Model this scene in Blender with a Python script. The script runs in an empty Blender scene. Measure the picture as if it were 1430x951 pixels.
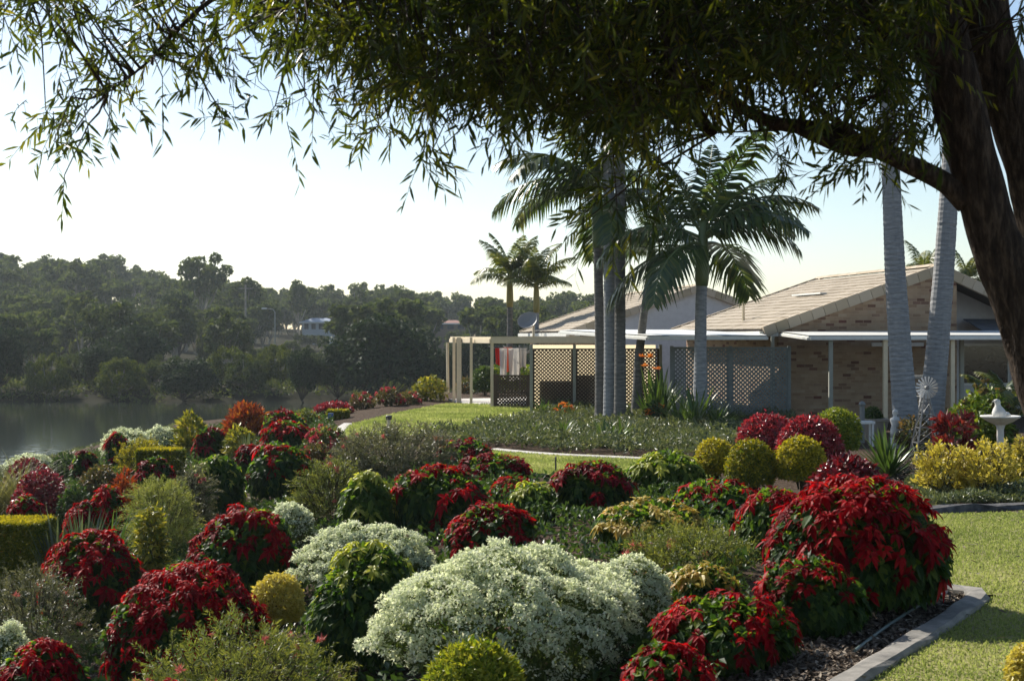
import bpy, math, zlib
import numpy as np
from mathutils import Vector, Matrix

# ------------------------------------------------------------------ camera, sky, sun, exposure
SC = bpy.context.scene
COL = SC.collection
PW, PH, FPX, HOR, EYE = 1430.0, 951.0, 1965.0, 470.0, 2.3
cd = bpy.data.cameras.new("camera")
cam = bpy.data.objects.new("camera", cd)
COL.objects.link(cam)
cam.location = (0, 0, EYE)
cam.rotation_euler = (math.radians(90), 0, 0)
cd.sensor_width = 36.0
cd.lens = 36.0 * FPX / PW
cd.shift_y = -(PH / 2 - HOR) / PW
cd.clip_start = 0.1
cd.clip_end = 4000
cd.dof.use_dof = True
cd.dof.focus_distance = 21.0
cd.dof.aperture_fstop = 5.0
SC.camera = cam

SUN_AZ, SUN_EL = math.radians(-40), math.radians(37)      # azimuth from +Y towards +X
to_sun = Vector((math.sin(SUN_AZ) * math.cos(SUN_EL), math.cos(SUN_AZ) * math.cos(SUN_EL), math.sin(SUN_EL)))
wd = bpy.data.worlds.new("World")
SC.world = wd
wd.use_nodes = True
wn = wd.node_tree.nodes
sky = wn.new("ShaderNodeTexSky")
sky.sky_type = 'NISHITA'
sky.sun_disc = False
sky.sun_elevation = SUN_EL
sky.sun_rotation = SUN_AZ
sky.air_density = 1.0
sky.dust_density = 0.6
sky.ozone_density = 1.2
wn["Background"].inputs[1].default_value = 0.086
wd.node_tree.links.new(sky.outputs[0], wn["Background"].inputs[0])
sd = bpy.data.lights.new("sun", 'SUN')
sd.energy = 5.0
sd.angle = math.radians(0.53)
sd.color = (1.0, 0.93, 0.82)
sun = bpy.data.objects.new("sun", sd)
COL.objects.link(sun)
sun.rotation_euler = to_sun.to_track_quat('Z', 'Y').to_euler()
SC.view_settings.view_transform = 'Standard'
SC.view_settings.look = 'None'
SC.view_settings.gamma = 1.0
SC.view_settings.use_curve_mapping = False
SC.view_settings.exposure = 0.76
SC.cycles.max_bounces = 6
SC.cycles.transparent_max_bounces = 6
SC.cycles.diffuse_bounces = 3
SC.cycles.glossy_bounces = 3
SC.cycles.transmission_bounces = 3
SC.cycles.volume_bounces = 0
SC.cycles.use_denoising = True

# ------------------------------------------------------------------ helpers
def RNG(s):
    return np.random.default_rng(zlib.crc32(str(s).encode()))

def nrm(v):
    v = np.asarray(v, float)
    return v / np.maximum(np.linalg.norm(v, axis=-1, keepdims=True), 1e-9)

def rvec(r, n):
    return nrm(r.normal(size=(n, 3)))

def at(px, py, Y):
    return np.array([(px - PW / 2) / FPX * Y, Y, EYE - (py - HOR) / FPX * Y])

def sm(t):
    t = np.clip(t, 0, 1)
    return t * t * (3 - 2 * t)

HP = np.array([-600, 0, 150, 250, 400, 600, 800, 1500, 2500.])
HZ = np.array([17, 15.5, 14, 8.5, 6.5, 5.5, 3.0, 2.0, 2.0])
def g(X, Y):
    X = np.asarray(X, float); Y = np.asarray(Y, float)
    x0 = np.interp(Y, [13, 40], [-2.2, 4.0])
    A = np.interp(Y, [12, 30], [1.75, 1.2])
    t = np.maximum(0, -X - x0)
    z = -A * (1 - np.exp(-(t / 4.5) ** 1.5))
    z = z - .05 * np.maximum(0, t - 8) ** 2
    u = np.maximum(0, Y - 58 - 3 * np.maximum(0, X + 1))
    z = z - .02 * u * u - .1 * u
    e = np.maximum(0, Y - 90)
    z = z - .1 * e
    z = np.maximum(z, -4.5)
    wig = 2.5 * np.sin(X * .07) + 1.2 * np.sin(X * .19 + 1)
    z = np.maximum(z, -4.5 + 2.3 * sm((Y - 112 - wig) / 16) * (Y > 90))
    ppx = PW / 2 + FPX * X / np.maximum(Y, 1)
    z = z + np.interp(ppx, HP, HZ) * sm((Y - 140) / 240)
    return z
def gz(x, y):
    return float(g(x, y))

def hit(px, py):
    Y = np.arange(5, 160, .05)
    X = (px - PW / 2) / FPX * Y
    Z = EYE - (py - HOR) / FPX * Y
    k = np.argmax(Z <= g(X, Y))
    return float(X[k]), float(Y[k])

class MB:
    """collects points, faces, a per-point variation value and a material slot"""
    def __init__(s):
        s.V = []; s.A = []; s.F = []; s.n = 0
    def add(s, V, faces, var=0.5, mi=0):
        V = np.asarray(V, float).reshape(-1, 3)
        for f in (faces if isinstance(faces, list) else [faces]):
            f = np.asarray(f, int)
            if f.size:
                s.F.append((f + s.n, mi))
        s.V.append(V)
        s.A.append(np.broadcast_to(np.asarray(var, float), (len(V),)))
        s.n += len(V)
    def box(s, lo, hi, mi=0, M=None, var=.5):
        x0, y0, z0 = lo; x1, y1, z1 = hi
        V = np.array([[x0,y0,z0],[x1,y0,z0],[x1,y1,z0],[x0,y1,z0],[x0,y0,z1],[x1,y0,z1],[x1,y1,z1],[x0,y1,z1]], float)
        if M is not None:
            V = V @ M[:3, :3].T + M[:3, 3]
        s.add(V, np.array([[0,3,2,1],[4,5,6,7],[0,1,5,4],[1,2,6,5],[2,3,7,6],[3,0,4,7]]), var, mi)
    def beam(s, p, q, w, h, up=(0, 0, 1), mi=0, var=.5):
        """a rectangular bar from p to q, w wide, h deep (along up)"""
        p = np.asarray(p, float); q = np.asarray(q, float)
        d = q - p; L = np.linalg.norm(d); d = d / L
        sx = nrm(np.cross(d, up)); u = np.cross(sx, d)
        M = np.eye(4); M[:3, 0] = d; M[:3, 1] = -sx; M[:3, 2] = u; M[:3, 3] = p
        s.box((0, -w / 2, -h / 2), (L, w / 2, h / 2), mi, M, var)
    def tube(s, pts, rad, k=8, mi=0, var=.5, cap=True, bark=None, r=None):
        pts = np.asarray(pts, float); m = len(pts)
        rad = np.broadcast_to(np.asarray(rad, float), (m,))
        T = nrm(np.gradient(pts, axis=0))
        ref = np.array([0.0, 1.0, 0.0]) if abs(T[0][1]) < .8 else np.array([1.0, 0, 0])
        V = np.zeros((m, k, 3)); ang = np.arange(k) * 2 * np.pi / k
        for i in range(m):
            a = nrm(np.cross(T[i], ref)); b = np.cross(T[i], a)
            rr = np.full(k, rad[i])
            if bark is not None:
                rr = rr * (1 + bark(ang, i))
            V[i] = pts[i] + (np.cos(ang) * rr)[:, None] * a + (np.sin(ang) * rr)[:, None] * b
        i = np.arange(m - 1)[:, None]; j = np.arange(k)[None, :]; j2 = (j + 1) % k
        F = np.stack([i * k + j, i * k + j2, (i + 1) * k + j2, (i + 1) * k + j], -1).reshape(-1, 4)
        V = V.reshape(-1, 3)
        if cap:
            c0 = len(V); V = np.vstack([V, pts[:1], pts[-1:]])
            jj = np.arange(k); j3 = (jj + 1) % k
            T1 = np.stack([np.full(k, c0), j3, jj], -1)
            T2 = np.stack([np.full(k, c0 + 1), (m - 1) * k + jj, (m - 1) * k + j3], -1)
            s.add(V, [F, np.vstack([T1, T2])], var, mi)
        else:
            s.add(V, F, var, mi)
    def lathe(s, prof, k=24, c=(0, 0, 0), mi=0):
        prof = np.asarray(prof, float); m = len(prof); a = np.arange(k) * 2 * np.pi / k
        V = np.stack([prof[:, 0:1] * np.cos(a), prof[:, 0:1] * np.sin(a), np.repeat(prof[:, 1:2], k, 1)], -1).reshape(-1, 3) + np.asarray(c)
        i = np.arange(m - 1)[:, None]; j = np.arange(k)[None, :]; j2 = (j + 1) % k
        s.add(V, np.stack([i * k + j, i * k + j2, (i + 1) * k + j2, (i + 1) * k + j], -1).reshape(-1, 4), .5, mi)
    def leaves(s, P, D, N, L, W, var, shape='diamond', droop=0.15, fold=0.2, mi=0):
        """one leaf per row of P: base P, axis D, upper side N"""
        n = len(P)
        if n == 0: return
        L = np.broadcast_to(np.asarray(L, float), (n,))[:, None]
        W = np.broadcast_to(np.asarray(W, float), (n,))[:, None]
        D = nrm(D); S = nrm(np.cross(D, N)); N = np.cross(S, D)
        dz = np.array([0, 0, -1.0])
        droop = np.broadcast_to(np.asarray(droop, float), (n,))[:, None]
        tip = P + D * L + dz * L * droop
        if shape == 'diamond':
            m = P + D * L * .45 + dz * L * droop * .25
            V = np.stack([P, m + S * W / 2 + N * W * fold, tip, m - S * W / 2 + N * W * fold], 1)
            b = np.arange(n)[:, None] * 4
            F = np.vstack([b + [0, 1, 2], b + [0, 2, 3]]); c = 4
            Fs = [F]
        else:
            a1, a2 = (.3, .66) if shape == 'broad' else (.28, .62)
            w1, w2 = (.5, .40) if shape == 'broad' else (.5, .45)
            m1 = P + D * L * a1 + dz * L * droop * .1; m2 = P + D * L * a2 + dz * L * droop * .45
            up = N * W * fold
            V = np.stack([P, m1 + S * W * w1 + up, m1, m1 - S * W * w1 + up, m2 + S * W * w2 + up, m2, m2 - S * W * w2 + up, tip], 1)
            b = np.arange(n)[:, None] * 8; c = 8
            Fs = [np.vstack([b + [0, 1, 2], b + [0, 2, 3], b + [4, 7, 5], b + [5, 7, 6]]),
                  np.vstack([b + [1, 4, 5, 2], b + [2, 5, 6, 3]])]
        s.add(V.reshape(-1, 3), Fs, np.repeat(np.broadcast_to(var, (n,)), c), mi)
    def blades(s, P, D, L, W, var, arch=.6, seg=5, mi=0, keel=.15, power=1.0):
        """long strappy leaves: start along D and arch over"""
        n = len(P)
        L = np.broadcast_to(np.asarray(L, float), (n,)); W = np.broadcast_to(np.asarray(W, float), (n,))
        arch = np.broadcast_to(np.asarray(arch, float), (n,))
        D = nrm(D); hz = D * [1, 1, 0]; hz = nrm(hz + 1e-6)
        S = nrm(np.cross(D, [0, 0, 1.0]) + 1e-6)
        e = np.arcsin(np.clip(D[:, 2], -1, 1))
        p = P.copy(); rows = []
        for i in range(seg + 1):
            t = i / seg
            w = W * np.clip(np.sin(np.pi * (.12 + .88 * t) ** power), 0, 1) ** .7 * (t < .999)
            up = np.array([0, 0, 1.0]) * (w * keel)[:, None]
            rows.append(np.stack([p - S * w[:, None] / 2 + up, p, p + S * w[:, None] / 2 + up], 1))
            ei = e - arch * (t ** 1.2) * 2.0
            d = hz * np.cos(ei)[:, None] + np.array([0, 0, 1.0]) * np.sin(ei)[:, None]
            p = p + d * (L / seg)[:, None]
        V = np.stack(rows, 1)                      # n, seg+1, 3, 3
        b = np.arange(n)[:, None] * (seg + 1) * 3
        F = []
        for i in range(seg):
            for q in (0, 1):
                F.append(b + [i * 3 + q, i * 3 + q + 1, (i + 1) * 3 + q + 1, (i + 1) * 3 + q])
        s.add(V.reshape(-1, 3), np.vstack(F), np.repeat(np.broadcast_to(var, (n,)), (seg + 1) * 3), mi)
    def mesh(s, name, mats, smooth=False):
        me = bpy.data.meshes.new(name)
        V = np.vstack(s.V); A = np.concatenate(s.A)
        me.vertices.add(len(V)); me.vertices.foreach_set("co", V.astype(np.float32).ravel())
        tot = sum(f.size for f, _ in s.F); npol = sum(len(f) for f, _ in s.F)
        me.loops.add(tot); me.polygons.add(npol)
        me.loops.foreach_set("vertex_index", np.concatenate([f.ravel() for f, _ in s.F]).astype(np.int32))
        cnt = np.concatenate([np.full(len(f), f.shape[1]) for f, _ in s.F])
        me.polygons.foreach_set("loop_start", np.concatenate([[0], np.cumsum(cnt)[:-1]]).astype(np.int32))
        mi = np.concatenate([np.full(len(f), m) for f, m in s.F]).astype(np.int32)
        mats = mats if isinstance(mats, (list, tuple)) else [mats]
        for m in mats: me.materials.append(m)
        me.polygons.foreach_set("material_index", mi)
        me.polygons.foreach_set("use_smooth", np.full(npol, smooth))
        at_ = me.attributes.new("var", 'FLOAT', 'POINT')
        at_.data.foreach_set("value", A.astype(np.float32))
        me.update(calc_edges=True)
        return me
    def build(s, name, mats, parent=None, smooth=False, loc=None, rotz=0):
        return link(name, s.mesh(name, mats, smooth), parent, loc, rotz)

def link(name, data, parent=None, loc=None, rotz=0):
    o = bpy.data.objects.new(name, data)
    COL.objects.link(o)
    if parent is not None: o.parent = parent
    if loc is not None: o.location = tuple(float(c) for c in loc)
    if rotz: o.rotation_euler = (0, 0, rotz)
    return o

def tag(o, label, cat, group=None, kind=None):
    if label: o["label"] = label
    if cat: o["category"] = cat
    if group: o["group"] = group
    if kind: o["kind"] = kind
    return o

def thing(name, label, cat, loc, rotz=0, group=None):
    return tag(link(name, None, None, loc, rotz), label, cat, group)

def structure(o, label=None):
    o["kind"] = "structure"
    if label: o["label"] = label
    return o

# ------------------------------------------------------------------ materials
def newmat(name):
    m = bpy.data.materials.new(name); m.use_nodes = True
    nt = m.node_tree
    return m, nt, nt.nodes["Principled BSDF"], nt.nodes["Material Output"]

def ramp(nt, src, cols):
    r = nt.nodes.new("ShaderNodeValToRGB"); e = r.color_ramp.elements
    ps = [c[0] for c in cols]
    while len(e) < len(cols): e.new(0.5)
    for k, (p, c) in enumerate(cols):
        e[k].position = p; e[k].color = (*c, 1)
    nt.links.new(src, r.inputs[0])
    return r.outputs[0]

def leaf_mat(name, cols, trans=.42, rough=.5, spec=.35, tint=(1.15, 1.1, .55), noise=None):
    """leaf: a reflective upper layer and the light that comes through the blade"""
    m, nt, b, out = newmat(name)
    a = nt.nodes.new("ShaderNodeAttribute"); a.attribute_name = "var"
    k = len(cols)
    c = ramp(nt, a.outputs["Fac"], [(i / max(1, k - 1), q) for i, q in enumerate(cols)])
    nt.links.new(c, b.inputs["Base Color"])
    b.inputs["Roughness"].default_value = rough
    b.inputs["Specular IOR Level"].default_value = spec
    if trans > 0:
        t = nt.nodes.new("ShaderNodeBsdfTranslucent")
        mx = nt.nodes.new("ShaderNodeMix"); mx.data_type = 'RGBA'; mx.blend_type = 'MULTIPLY'
        mx.inputs[0].default_value = 1
        nt.links.new(c, mx.inputs[6]); mx.inputs[7].default_value = (*tint, 1)
        nt.links.new(mx.outputs[2], t.inputs[0])
        ms = nt.nodes.new("ShaderNodeMixShader"); ms.inputs[0].default_value = trans
        nt.links.new(b.outputs[0], ms.inputs[1]); nt.links.new(t.outputs[0], ms.inputs[2])
        nt.links.new(ms.outputs[0], out.inputs[0])
    return m

def noise_mat(name, cols, scale=8, detail=6, rough=.85, bump=.3, stretch=(1, 1, 1), spec=.2, coord="Object", bscale=None, dist=.02):
    m, nt, b, out = newmat(name)
    tc = nt.nodes.new("ShaderNodeTexCoord"); mp = nt.nodes.new("ShaderNodeMapping")
    mp.inputs["Scale"].default_value = stretch
    nt.links.new(tc.outputs[coord], mp.inputs[0])
    n = nt.nodes.new("ShaderNodeTexNoise"); n.inputs["Scale"].default_value = scale; n.inputs["Detail"].default_value = detail
    n.inputs["Roughness"].default_value = .65
    nt.links.new(mp.outputs[0], n.inputs[0])
    k = len(cols)
    nt.links.new(ramp(nt, n.outputs[0], [(.3 + .4 * i / max(1, k - 1), q) for i, q in enumerate(cols)]), b.inputs["Base Color"])
    b.inputs["Roughness"].default_value = rough
    b.inputs["Specular IOR Level"].default_value = spec
    if bump:
        n2 = nt.nodes.new("ShaderNodeTexNoise"); n2.inputs["Scale"].default_value = bscale or scale * 3; n2.inputs["Detail"].default_value = 5
        nt.links.new(mp.outputs[0], n2.inputs[0])
        bp = nt.nodes.new("ShaderNodeBump"); bp.inputs["Strength"].default_value = bump; bp.inputs["Distance"].default_value = dist
        nt.links.new(n2.outputs[0], bp.inputs["Height"]); nt.links.new(bp.outputs[0], b.inputs["Normal"])
    return m

def brick_mat(name, axis):
    m, nt, b, out = newmat(name)
    tc = nt.nodes.new("ShaderNodeTexCoord"); sx = nt.nodes.new("ShaderNodeSeparateXYZ"); cx = nt.nodes.new("ShaderNodeCombineXYZ")
    nt.links.new(tc.outputs["Object"], sx.inputs[0])
    nt.links.new(sx.outputs[axis], cx.inputs[0]); nt.links.new(sx.outputs[2], cx.inputs[1])
    br = nt.nodes.new("ShaderNodeTexBrick")
    br.inputs["Scale"].default_value = 1.0
    br.inputs["Brick Width"].default_value = .24; br.inputs["Row Height"].default_value = .086
    br.inputs["Mortar Size"].default_value = .006; br.inputs["Mortar Smooth"].default_value = .3
    br.inputs["Color1"].default_value = (0, 0, 0, 1); br.inputs["Color2"].default_value = (1, 1, 1, 1)
    br.inputs["Mortar"].default_value = (.5, .5, .5, 1)
    br.inputs["Bias"].default_value = 0
    nt.links.new(cx.outputs[0], br.inputs[0])
    c = ramp(nt, br.outputs[0], [(0, (.12, .05, .035)), (.06, (.20, .12, .08)), (.13, (.30, .20, .125)), (.45, (.36, .26, .17)), (.75, (.31, .21, .135)), (.9, (.38, .29, .20)), (1, (.15, .055, .04))])
    n = nt.nodes.new("ShaderNodeTexNoise"); n.inputs["Scale"].default_value = 3; n.inputs["Detail"].default_value = 6
    nt.links.new(tc.outputs["Object"], n.inputs[0])
    mx = nt.nodes.new("ShaderNodeMix"); mx.data_type = 'RGBA'; mx.blend_type = 'MULTIPLY'; mx.inputs[0].default_value = .6
    nt.links.new(c, mx.inputs[6]); nt.links.new(ramp(nt, n.outputs[0], [(.3, (.7, .68, .66)), (.7, (1.1, 1.08, 1.05))]), mx.inputs[7])
    nt.links.new(mx.outputs[2], b.inputs["Base Color"])
    b.inputs["Roughness"].default_value = .9
    bp = nt.nodes.new("ShaderNodeBump"); bp.inputs["Strength"].default_value = .5; bp.inputs["Distance"].default_value = .008; bp.invert = True
    nt.links.new(br.outputs[1], bp.inputs["Height"]); nt.links.new(bp.outputs[0], b.inputs["Normal"])
    return m

def paint(name, col, rough=.45, var=.08, scale=6, spec=.4):
    lo = tuple(c * (1 - var) for c in col); hi = tuple(min(1, c * (1 + var)) for c in col)
    return noise_mat(name, [lo, col, hi], scale=scale, rough=rough, bump=.06, spec=spec)

GREEN_DK = (.018, .042, .010)
M = {}
M['leaf_poin'] = leaf_mat('poinsettia leaf', [(.014, .038, .010), (.030, .075, .016), (.072, .13, .022), (.16, .22, .035)], .55, .5, .2, (1.9, 1.75, .6))
M['bract_red'] = leaf_mat('scarlet bract', [(.10, .003, .005), (.24, .004, .008), (.42, .009, .014), (.52, .04, .03)], .45, .5, .08, (1.3, .7, .6))
M['bract_deep'] = leaf_mat('crimson bract', [(.07, .003, .006), (.16, .004, .010), (.28, .008, .016), (.4, .03, .035)], .45, .5, .1, (1.3, .7, .6))
M['bract_lemon'] = leaf_mat('lemon bract', [(.20, .26, .03), (.34, .38, .05), (.46, .47, .08), (.54, .52, .14)], .5, .45, .3)
M['bract_peach'] = leaf_mat('peach bract', [(.34, .25, .03), (.46, .36, .05), (.54, .44, .09), (.5, .26, .07)], .42, .45, .3, (1.1, .9, .6))
M['snow'] = leaf_mat('snow flower', [(.42, .48, .32), (.60, .64, .47), (.72, .75, .58), (.82, .82, .70)], .45, .6, .15, (1.1, 1.12, .84))
M['leaf_snow'] = leaf_mat('snowbush leaf', [(.06, .095, .03), (.10, .15, .045), (.16, .21, .07)], .4, .5, .3)
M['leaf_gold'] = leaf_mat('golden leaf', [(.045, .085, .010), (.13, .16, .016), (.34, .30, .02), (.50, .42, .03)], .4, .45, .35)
M['leaf_lime'] = leaf_mat('lime leaf', [(.05, .10, .012), (.12, .19, .018), (.24, .29, .025), (.36, .36, .04)], .42, .45, .35)
M['leaf_yellow'] = leaf_mat('yellow variegated leaf', [(.16, .16, .03), (.42, .36, .06), (.56, .47, .09), (.62, .54, .16)], .4, .45, .35)
M['leaf_red'] = leaf_mat('red hedge leaf', [(.035, .018, .010), (.11, .010, .014), (.24, .014, .022), (.34, .04, .05)], .35, .35, .6, (1.2, .7, .7))
M['leaf_acal'] = leaf_mat('copper leaf', [(.05, .012, .010), (.13, .010, .016), (.22, .018, .03), (.40, .12, .14)], .35, .35, .6, (1.2, .7, .7))
M['leaf_grev'] = leaf_mat('grevillea leaf', [(.06, .085, .028), (.11, .14, .042), (.19, .22, .055), (.30, .30, .07)], .4, .5, .3)
M['leaf_grey'] = leaf_mat('grey grevillea leaf', [(.05, .06, .04), (.09, .10, .065), (.15, .155, .10), (.22, .21, .13)], .35, .45, .5)
M['leaf_feather'] = leaf_mat('feathery leaf', [(.10, .13, .04), (.17, .21, .06), (.26, .29, .09), (.34, .34, .13)], .45, .5, .3)
M['grev_flower'] = leaf_mat('pink spider flower', [(.42, .07, .07), (.55, .14, .12), (.6, .28, .2)], .4, .5, .2, (1, .8, .8))
M['pink_flower'] = leaf_mat('rose pink flower', [(.42, .03, .06), (.5, .08, .10), (.55, .2, .18)], .4, .5, .2, (1, .7, .7))
M['leaf_green'] = leaf_mat('shrub leaf', [(.025, .055, .015), (.05, .095, .022), (.09, .14, .03)], .38, .45, .45)
M['leaf_rose'] = leaf_mat('rose leaf', [(.05, .07, .025), (.10, .10, .04), (.19, .11, .05), (.22, .2, .08)], .38, .45, .4)
M['leaf_croton'] = leaf_mat('orange croton leaf', [(.08, .03, .012), (.30, .05, .015), (.48, .17, .02), (.56, .34, .04)], .35, .4, .45, (1.1, .8, .5))
M['leaf_crotony'] = leaf_mat('yellow croton leaf', [(.05, .08, .015), (.18, .2, .025), (.44, .38, .05), (.55, .46, .09)], .38, .4, .4)
M['leaf_strap'] = leaf_mat('strappy leaf', [(.035, .07, .02), (.065, .12, .028), (.12, .18, .04)], .35, .35, .5)
M['leaf_strapgrey'] = leaf_mat('grey strappy leaf', [(.055, .08, .05), (.09, .12, .075), (.15, .175, .11)], .3, .4, .4)
M['leaf_cover'] = leaf_mat('ground cover leaf', [(.05, .075, .035), (.09, .12, .055), (.15, .175, .085), (.26, .27, .16)], .3, .42, .5)
M['leaf_cord'] = leaf_mat('red cordyline leaf', [(.04, .010, .010), (.09, .010, .012), (.19, .02, .02), (.30, .07, .04)], .3, .4, .4, (1.1, .7, .6))
M['flower_orange'] = leaf_mat('orange flower', [(.62, .2, .03), (.75, .32, .04), (.7, .2, .05)], .35, .5, .2, (1, .8, .6))
M['grass'] = leaf_mat('lawn blade', [(.11, .15, .04), (.20, .24, .07), (.29, .32, .11), (.40, .39, .19)], .5, .6, .2, (1.25, 1.3, .9))
M['plume'] = leaf_mat('fountain grass blade', [(.12, .13, .06), (.2, .2, .09), (.3, .28, .14)], .4, .5, .3)
M['bottle'] = leaf_mat('willowy tree leaf', [(.016, .028, .007), (.036, .056, .010), (.11, .13, .018), (.28, .22, .025)], .5, .42, .3, (1.9, 1.75, .45))
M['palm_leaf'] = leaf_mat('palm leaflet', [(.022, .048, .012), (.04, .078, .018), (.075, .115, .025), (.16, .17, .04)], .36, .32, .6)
M['palm_leaf_sun'] = leaf_mat('sunny palm leaflet', [(.04, .07, .014), (.09, .125, .02), (.17, .19, .03), (.3, .28, .06)], .42, .35, .5)  # paler copy of the palm leaflet, sunlight put into its colour
M['fig'] = leaf_mat('dark fig crown', [(.011, .024, .011), (.021, .041, .017), (.036, .061, .022), (.065, .092, .03)], .2, .7, .15)
M['gum'] = leaf_mat('gum crown', [(.034, .056, .024), (.068, .095, .038), (.11, .14, .05), (.17, .20, .07)], .38, .75, .1)
M['wattle'] = leaf_mat('yellow green crown', [(.045, .065, .014), (.085, .11, .02), (.13, .155, .028), (.19, .2, .045)], .35, .7, .12)
M['paper'] = leaf_mat('olive crown', [(.032, .05, .018), (.06, .085, .026), (.095, .12, .035), (.14, .16, .05)], .3, .7, .12)
M['bark'] = noise_mat('bark', [(.014, .010, .008), (.05, .035, .025), (.14, .10, .07)], scale=9, stretch=(3, 3, .6), rough=.95, bump=1.0, dist=.03)
M['twig'] = noise_mat('twig', [(.03, .02, .014), (.07, .05, .035)], scale=20, rough=.9, bump=0)
M['stem'] = noise_mat('green brown stem', [(.04, .035, .02), (.09, .075, .04)], scale=20, rough=.85, bump=0)
M['pale_bark'] = noise_mat('pale bark', [(.16, .14, .11), (.3, .27, .22), (.42, .38, .32)], scale=4, rough=.9, bump=0)
M['dark_trunk'] = noise_mat('dark trunk', [(.03, .025, .02), (.08, .065, .05)], scale=4, rough=.9, bump=0)
# ------------------------------------------------------------------ ground, water, lawns, kerbs
def graded(a, b, fine0, fine1, step, grow=1.12):
    v = list(np.arange(fine0, fine1 + 1e-6, step)); s = step
    while v[-1] < b: s *= grow; v.append(v[-1] + s)
    s = step; w = []
    x = fine0
    while x > a: s *= grow; x -= s; w.append(x)
    return np.array(w[::-1] + v)

gx = graded(-420, 420, -26, 20, .5); gy = graded(-30, 640, -4, 150, .6)
GX, GY = np.meshgrid(gx, gy)
GZ = g(GX, GY)
rg = RNG('ground')
near = (GY < 60)
GZ = GZ + near * .02 * np.sin(GX * 2.3 + np.sin(GY * 1.7)) * np.sin(GY * 2.9)
nx, ny = len(gx), len(gy)
i = np.arange(ny - 1)[:, None]; j = np.arange(nx - 1)[None, :]
F = np.stack([i * nx + j, i * nx + j + 1, (i + 1) * nx + j + 1, (i + 1) * nx + j], -1).reshape(-1, 4)
m, nt, b, out = newmat('ground')
tc = nt.nodes.new("ShaderNodeTexCoord")
n1 = nt.nodes.new("ShaderNodeTexNoise"); n1.inputs["Scale"].default_value = 14; n1.inputs["Detail"].default_value = 8; n1.inputs["Roughness"].default_value = .75
n2 = nt.nodes.new("ShaderNodeTexNoise"); n2.inputs["Scale"].default_value = .12; n2.inputs["Detail"].default_value = 8; n2.inputs["Roughness"].default_value = .7
nt.links.new(tc.outputs["Object"], n1.inputs[0]); nt.links.new(tc.outputs["Object"], n2.inputs[0])
mulch = ramp(nt, n1.outputs[0], [(.3, (.025, .018, .013)), (.5, (.07, .05, .036)), (.68, (.17, .13, .10))])
bank = ramp(nt, n2.outputs[0], [(.3, (.010, .012, .006)), (.5, (.018, .018, .009)), (.62, (.036, .032, .016)), (.75, (.04, .042, .014))])
sx = nt.nodes.new("ShaderNodeSeparateXYZ"); nt.links.new(tc.outputs["Object"], sx.inputs[0])
gt = nt.nodes.new("ShaderNodeMath"); gt.operation = 'GREATER_THAN'; gt.inputs[1].default_value = 85
nt.links.new(sx.outputs[1], gt.inputs[0])
mx = nt.nodes.new("ShaderNodeMix"); mx.data_type = 'RGBA'
nt.links.new(gt.outputs[0], mx.inputs[0]); nt.links.new(mulch, mx.inputs[6]); nt.links.new(bank, mx.inputs[7])
nt.links.new(mx.outputs[2], b.inputs["Base Color"]); b.inputs["Roughness"].default_value = .95; b.inputs["Specular IOR Level"].default_value = .03
bp = nt.nodes.new("ShaderNodeBump"); bp.inputs["Distance"].default_value = .05; bp.inputs["Strength"].default_value = .8
nt.links.new(n1.outputs[0], bp.inputs["Height"]); nt.links.new(bp.outputs[0], b.inputs["Normal"])
mb = MB(); mb.add(np.stack([GX, GY, GZ], -1).reshape(-1, 3), F)
structure(mb.build('ground', m, smooth=True), 'dark mulched garden ground falling to the lake and rising to the far hill')

m, nt, b, out = newmat('lake water')
b.inputs["Base Color"].default_value = (.020, .026, .018, 1); b.inputs["Roughness"].default_value = .07; b.inputs["IOR"].default_value = 1.33
tc = nt.nodes.new("ShaderNodeTexCoord"); mp = nt.nodes.new("ShaderNodeMapping"); mp.inputs["Scale"].default_value = (.9, .35, 1)
n1 = nt.nodes.new("ShaderNodeTexNoise"); n1.inputs["Scale"].default_value = 2.2; n1.inputs["Detail"].default_value = 4
nt.links.new(tc.outputs["Object"], mp.inputs[0]); nt.links.new(mp.outputs[0], n1.inputs[0])
bp = nt.nodes.new("ShaderNodeBump"); bp.inputs["Strength"].default_value = .22; bp.inputs["Distance"].default_value = .05
nt.links.new(n1.outputs[0], bp.inputs["Height"]); nt.links.new(bp.outputs[0], b.inputs["Normal"])
mb = MB(); mb.add([[-600, 20, -3.2], [300, 20, -3.2], [300, 131, -3.2], [-600, 131, -3.2]], np.array([[0, 1, 2, 3]]))
structure(mb.build('lake_water', m), 'dark still lake water with smeared tree reflections')

def inside(px, py, poly):
    poly = np.asarray(poly); r = np.zeros(np.shape(px), bool); k = len(poly)
    for a in range(k):
        x1, y1 = poly[a]; x2, y2 = poly[(a + 1) % k]
        c = ((y1 > py) != (y2 > py)) & (px < (x2 - x1) * (py - y1) / (y2 - y1 + 1e-12) + x1)
        r ^= c
    return r

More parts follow.
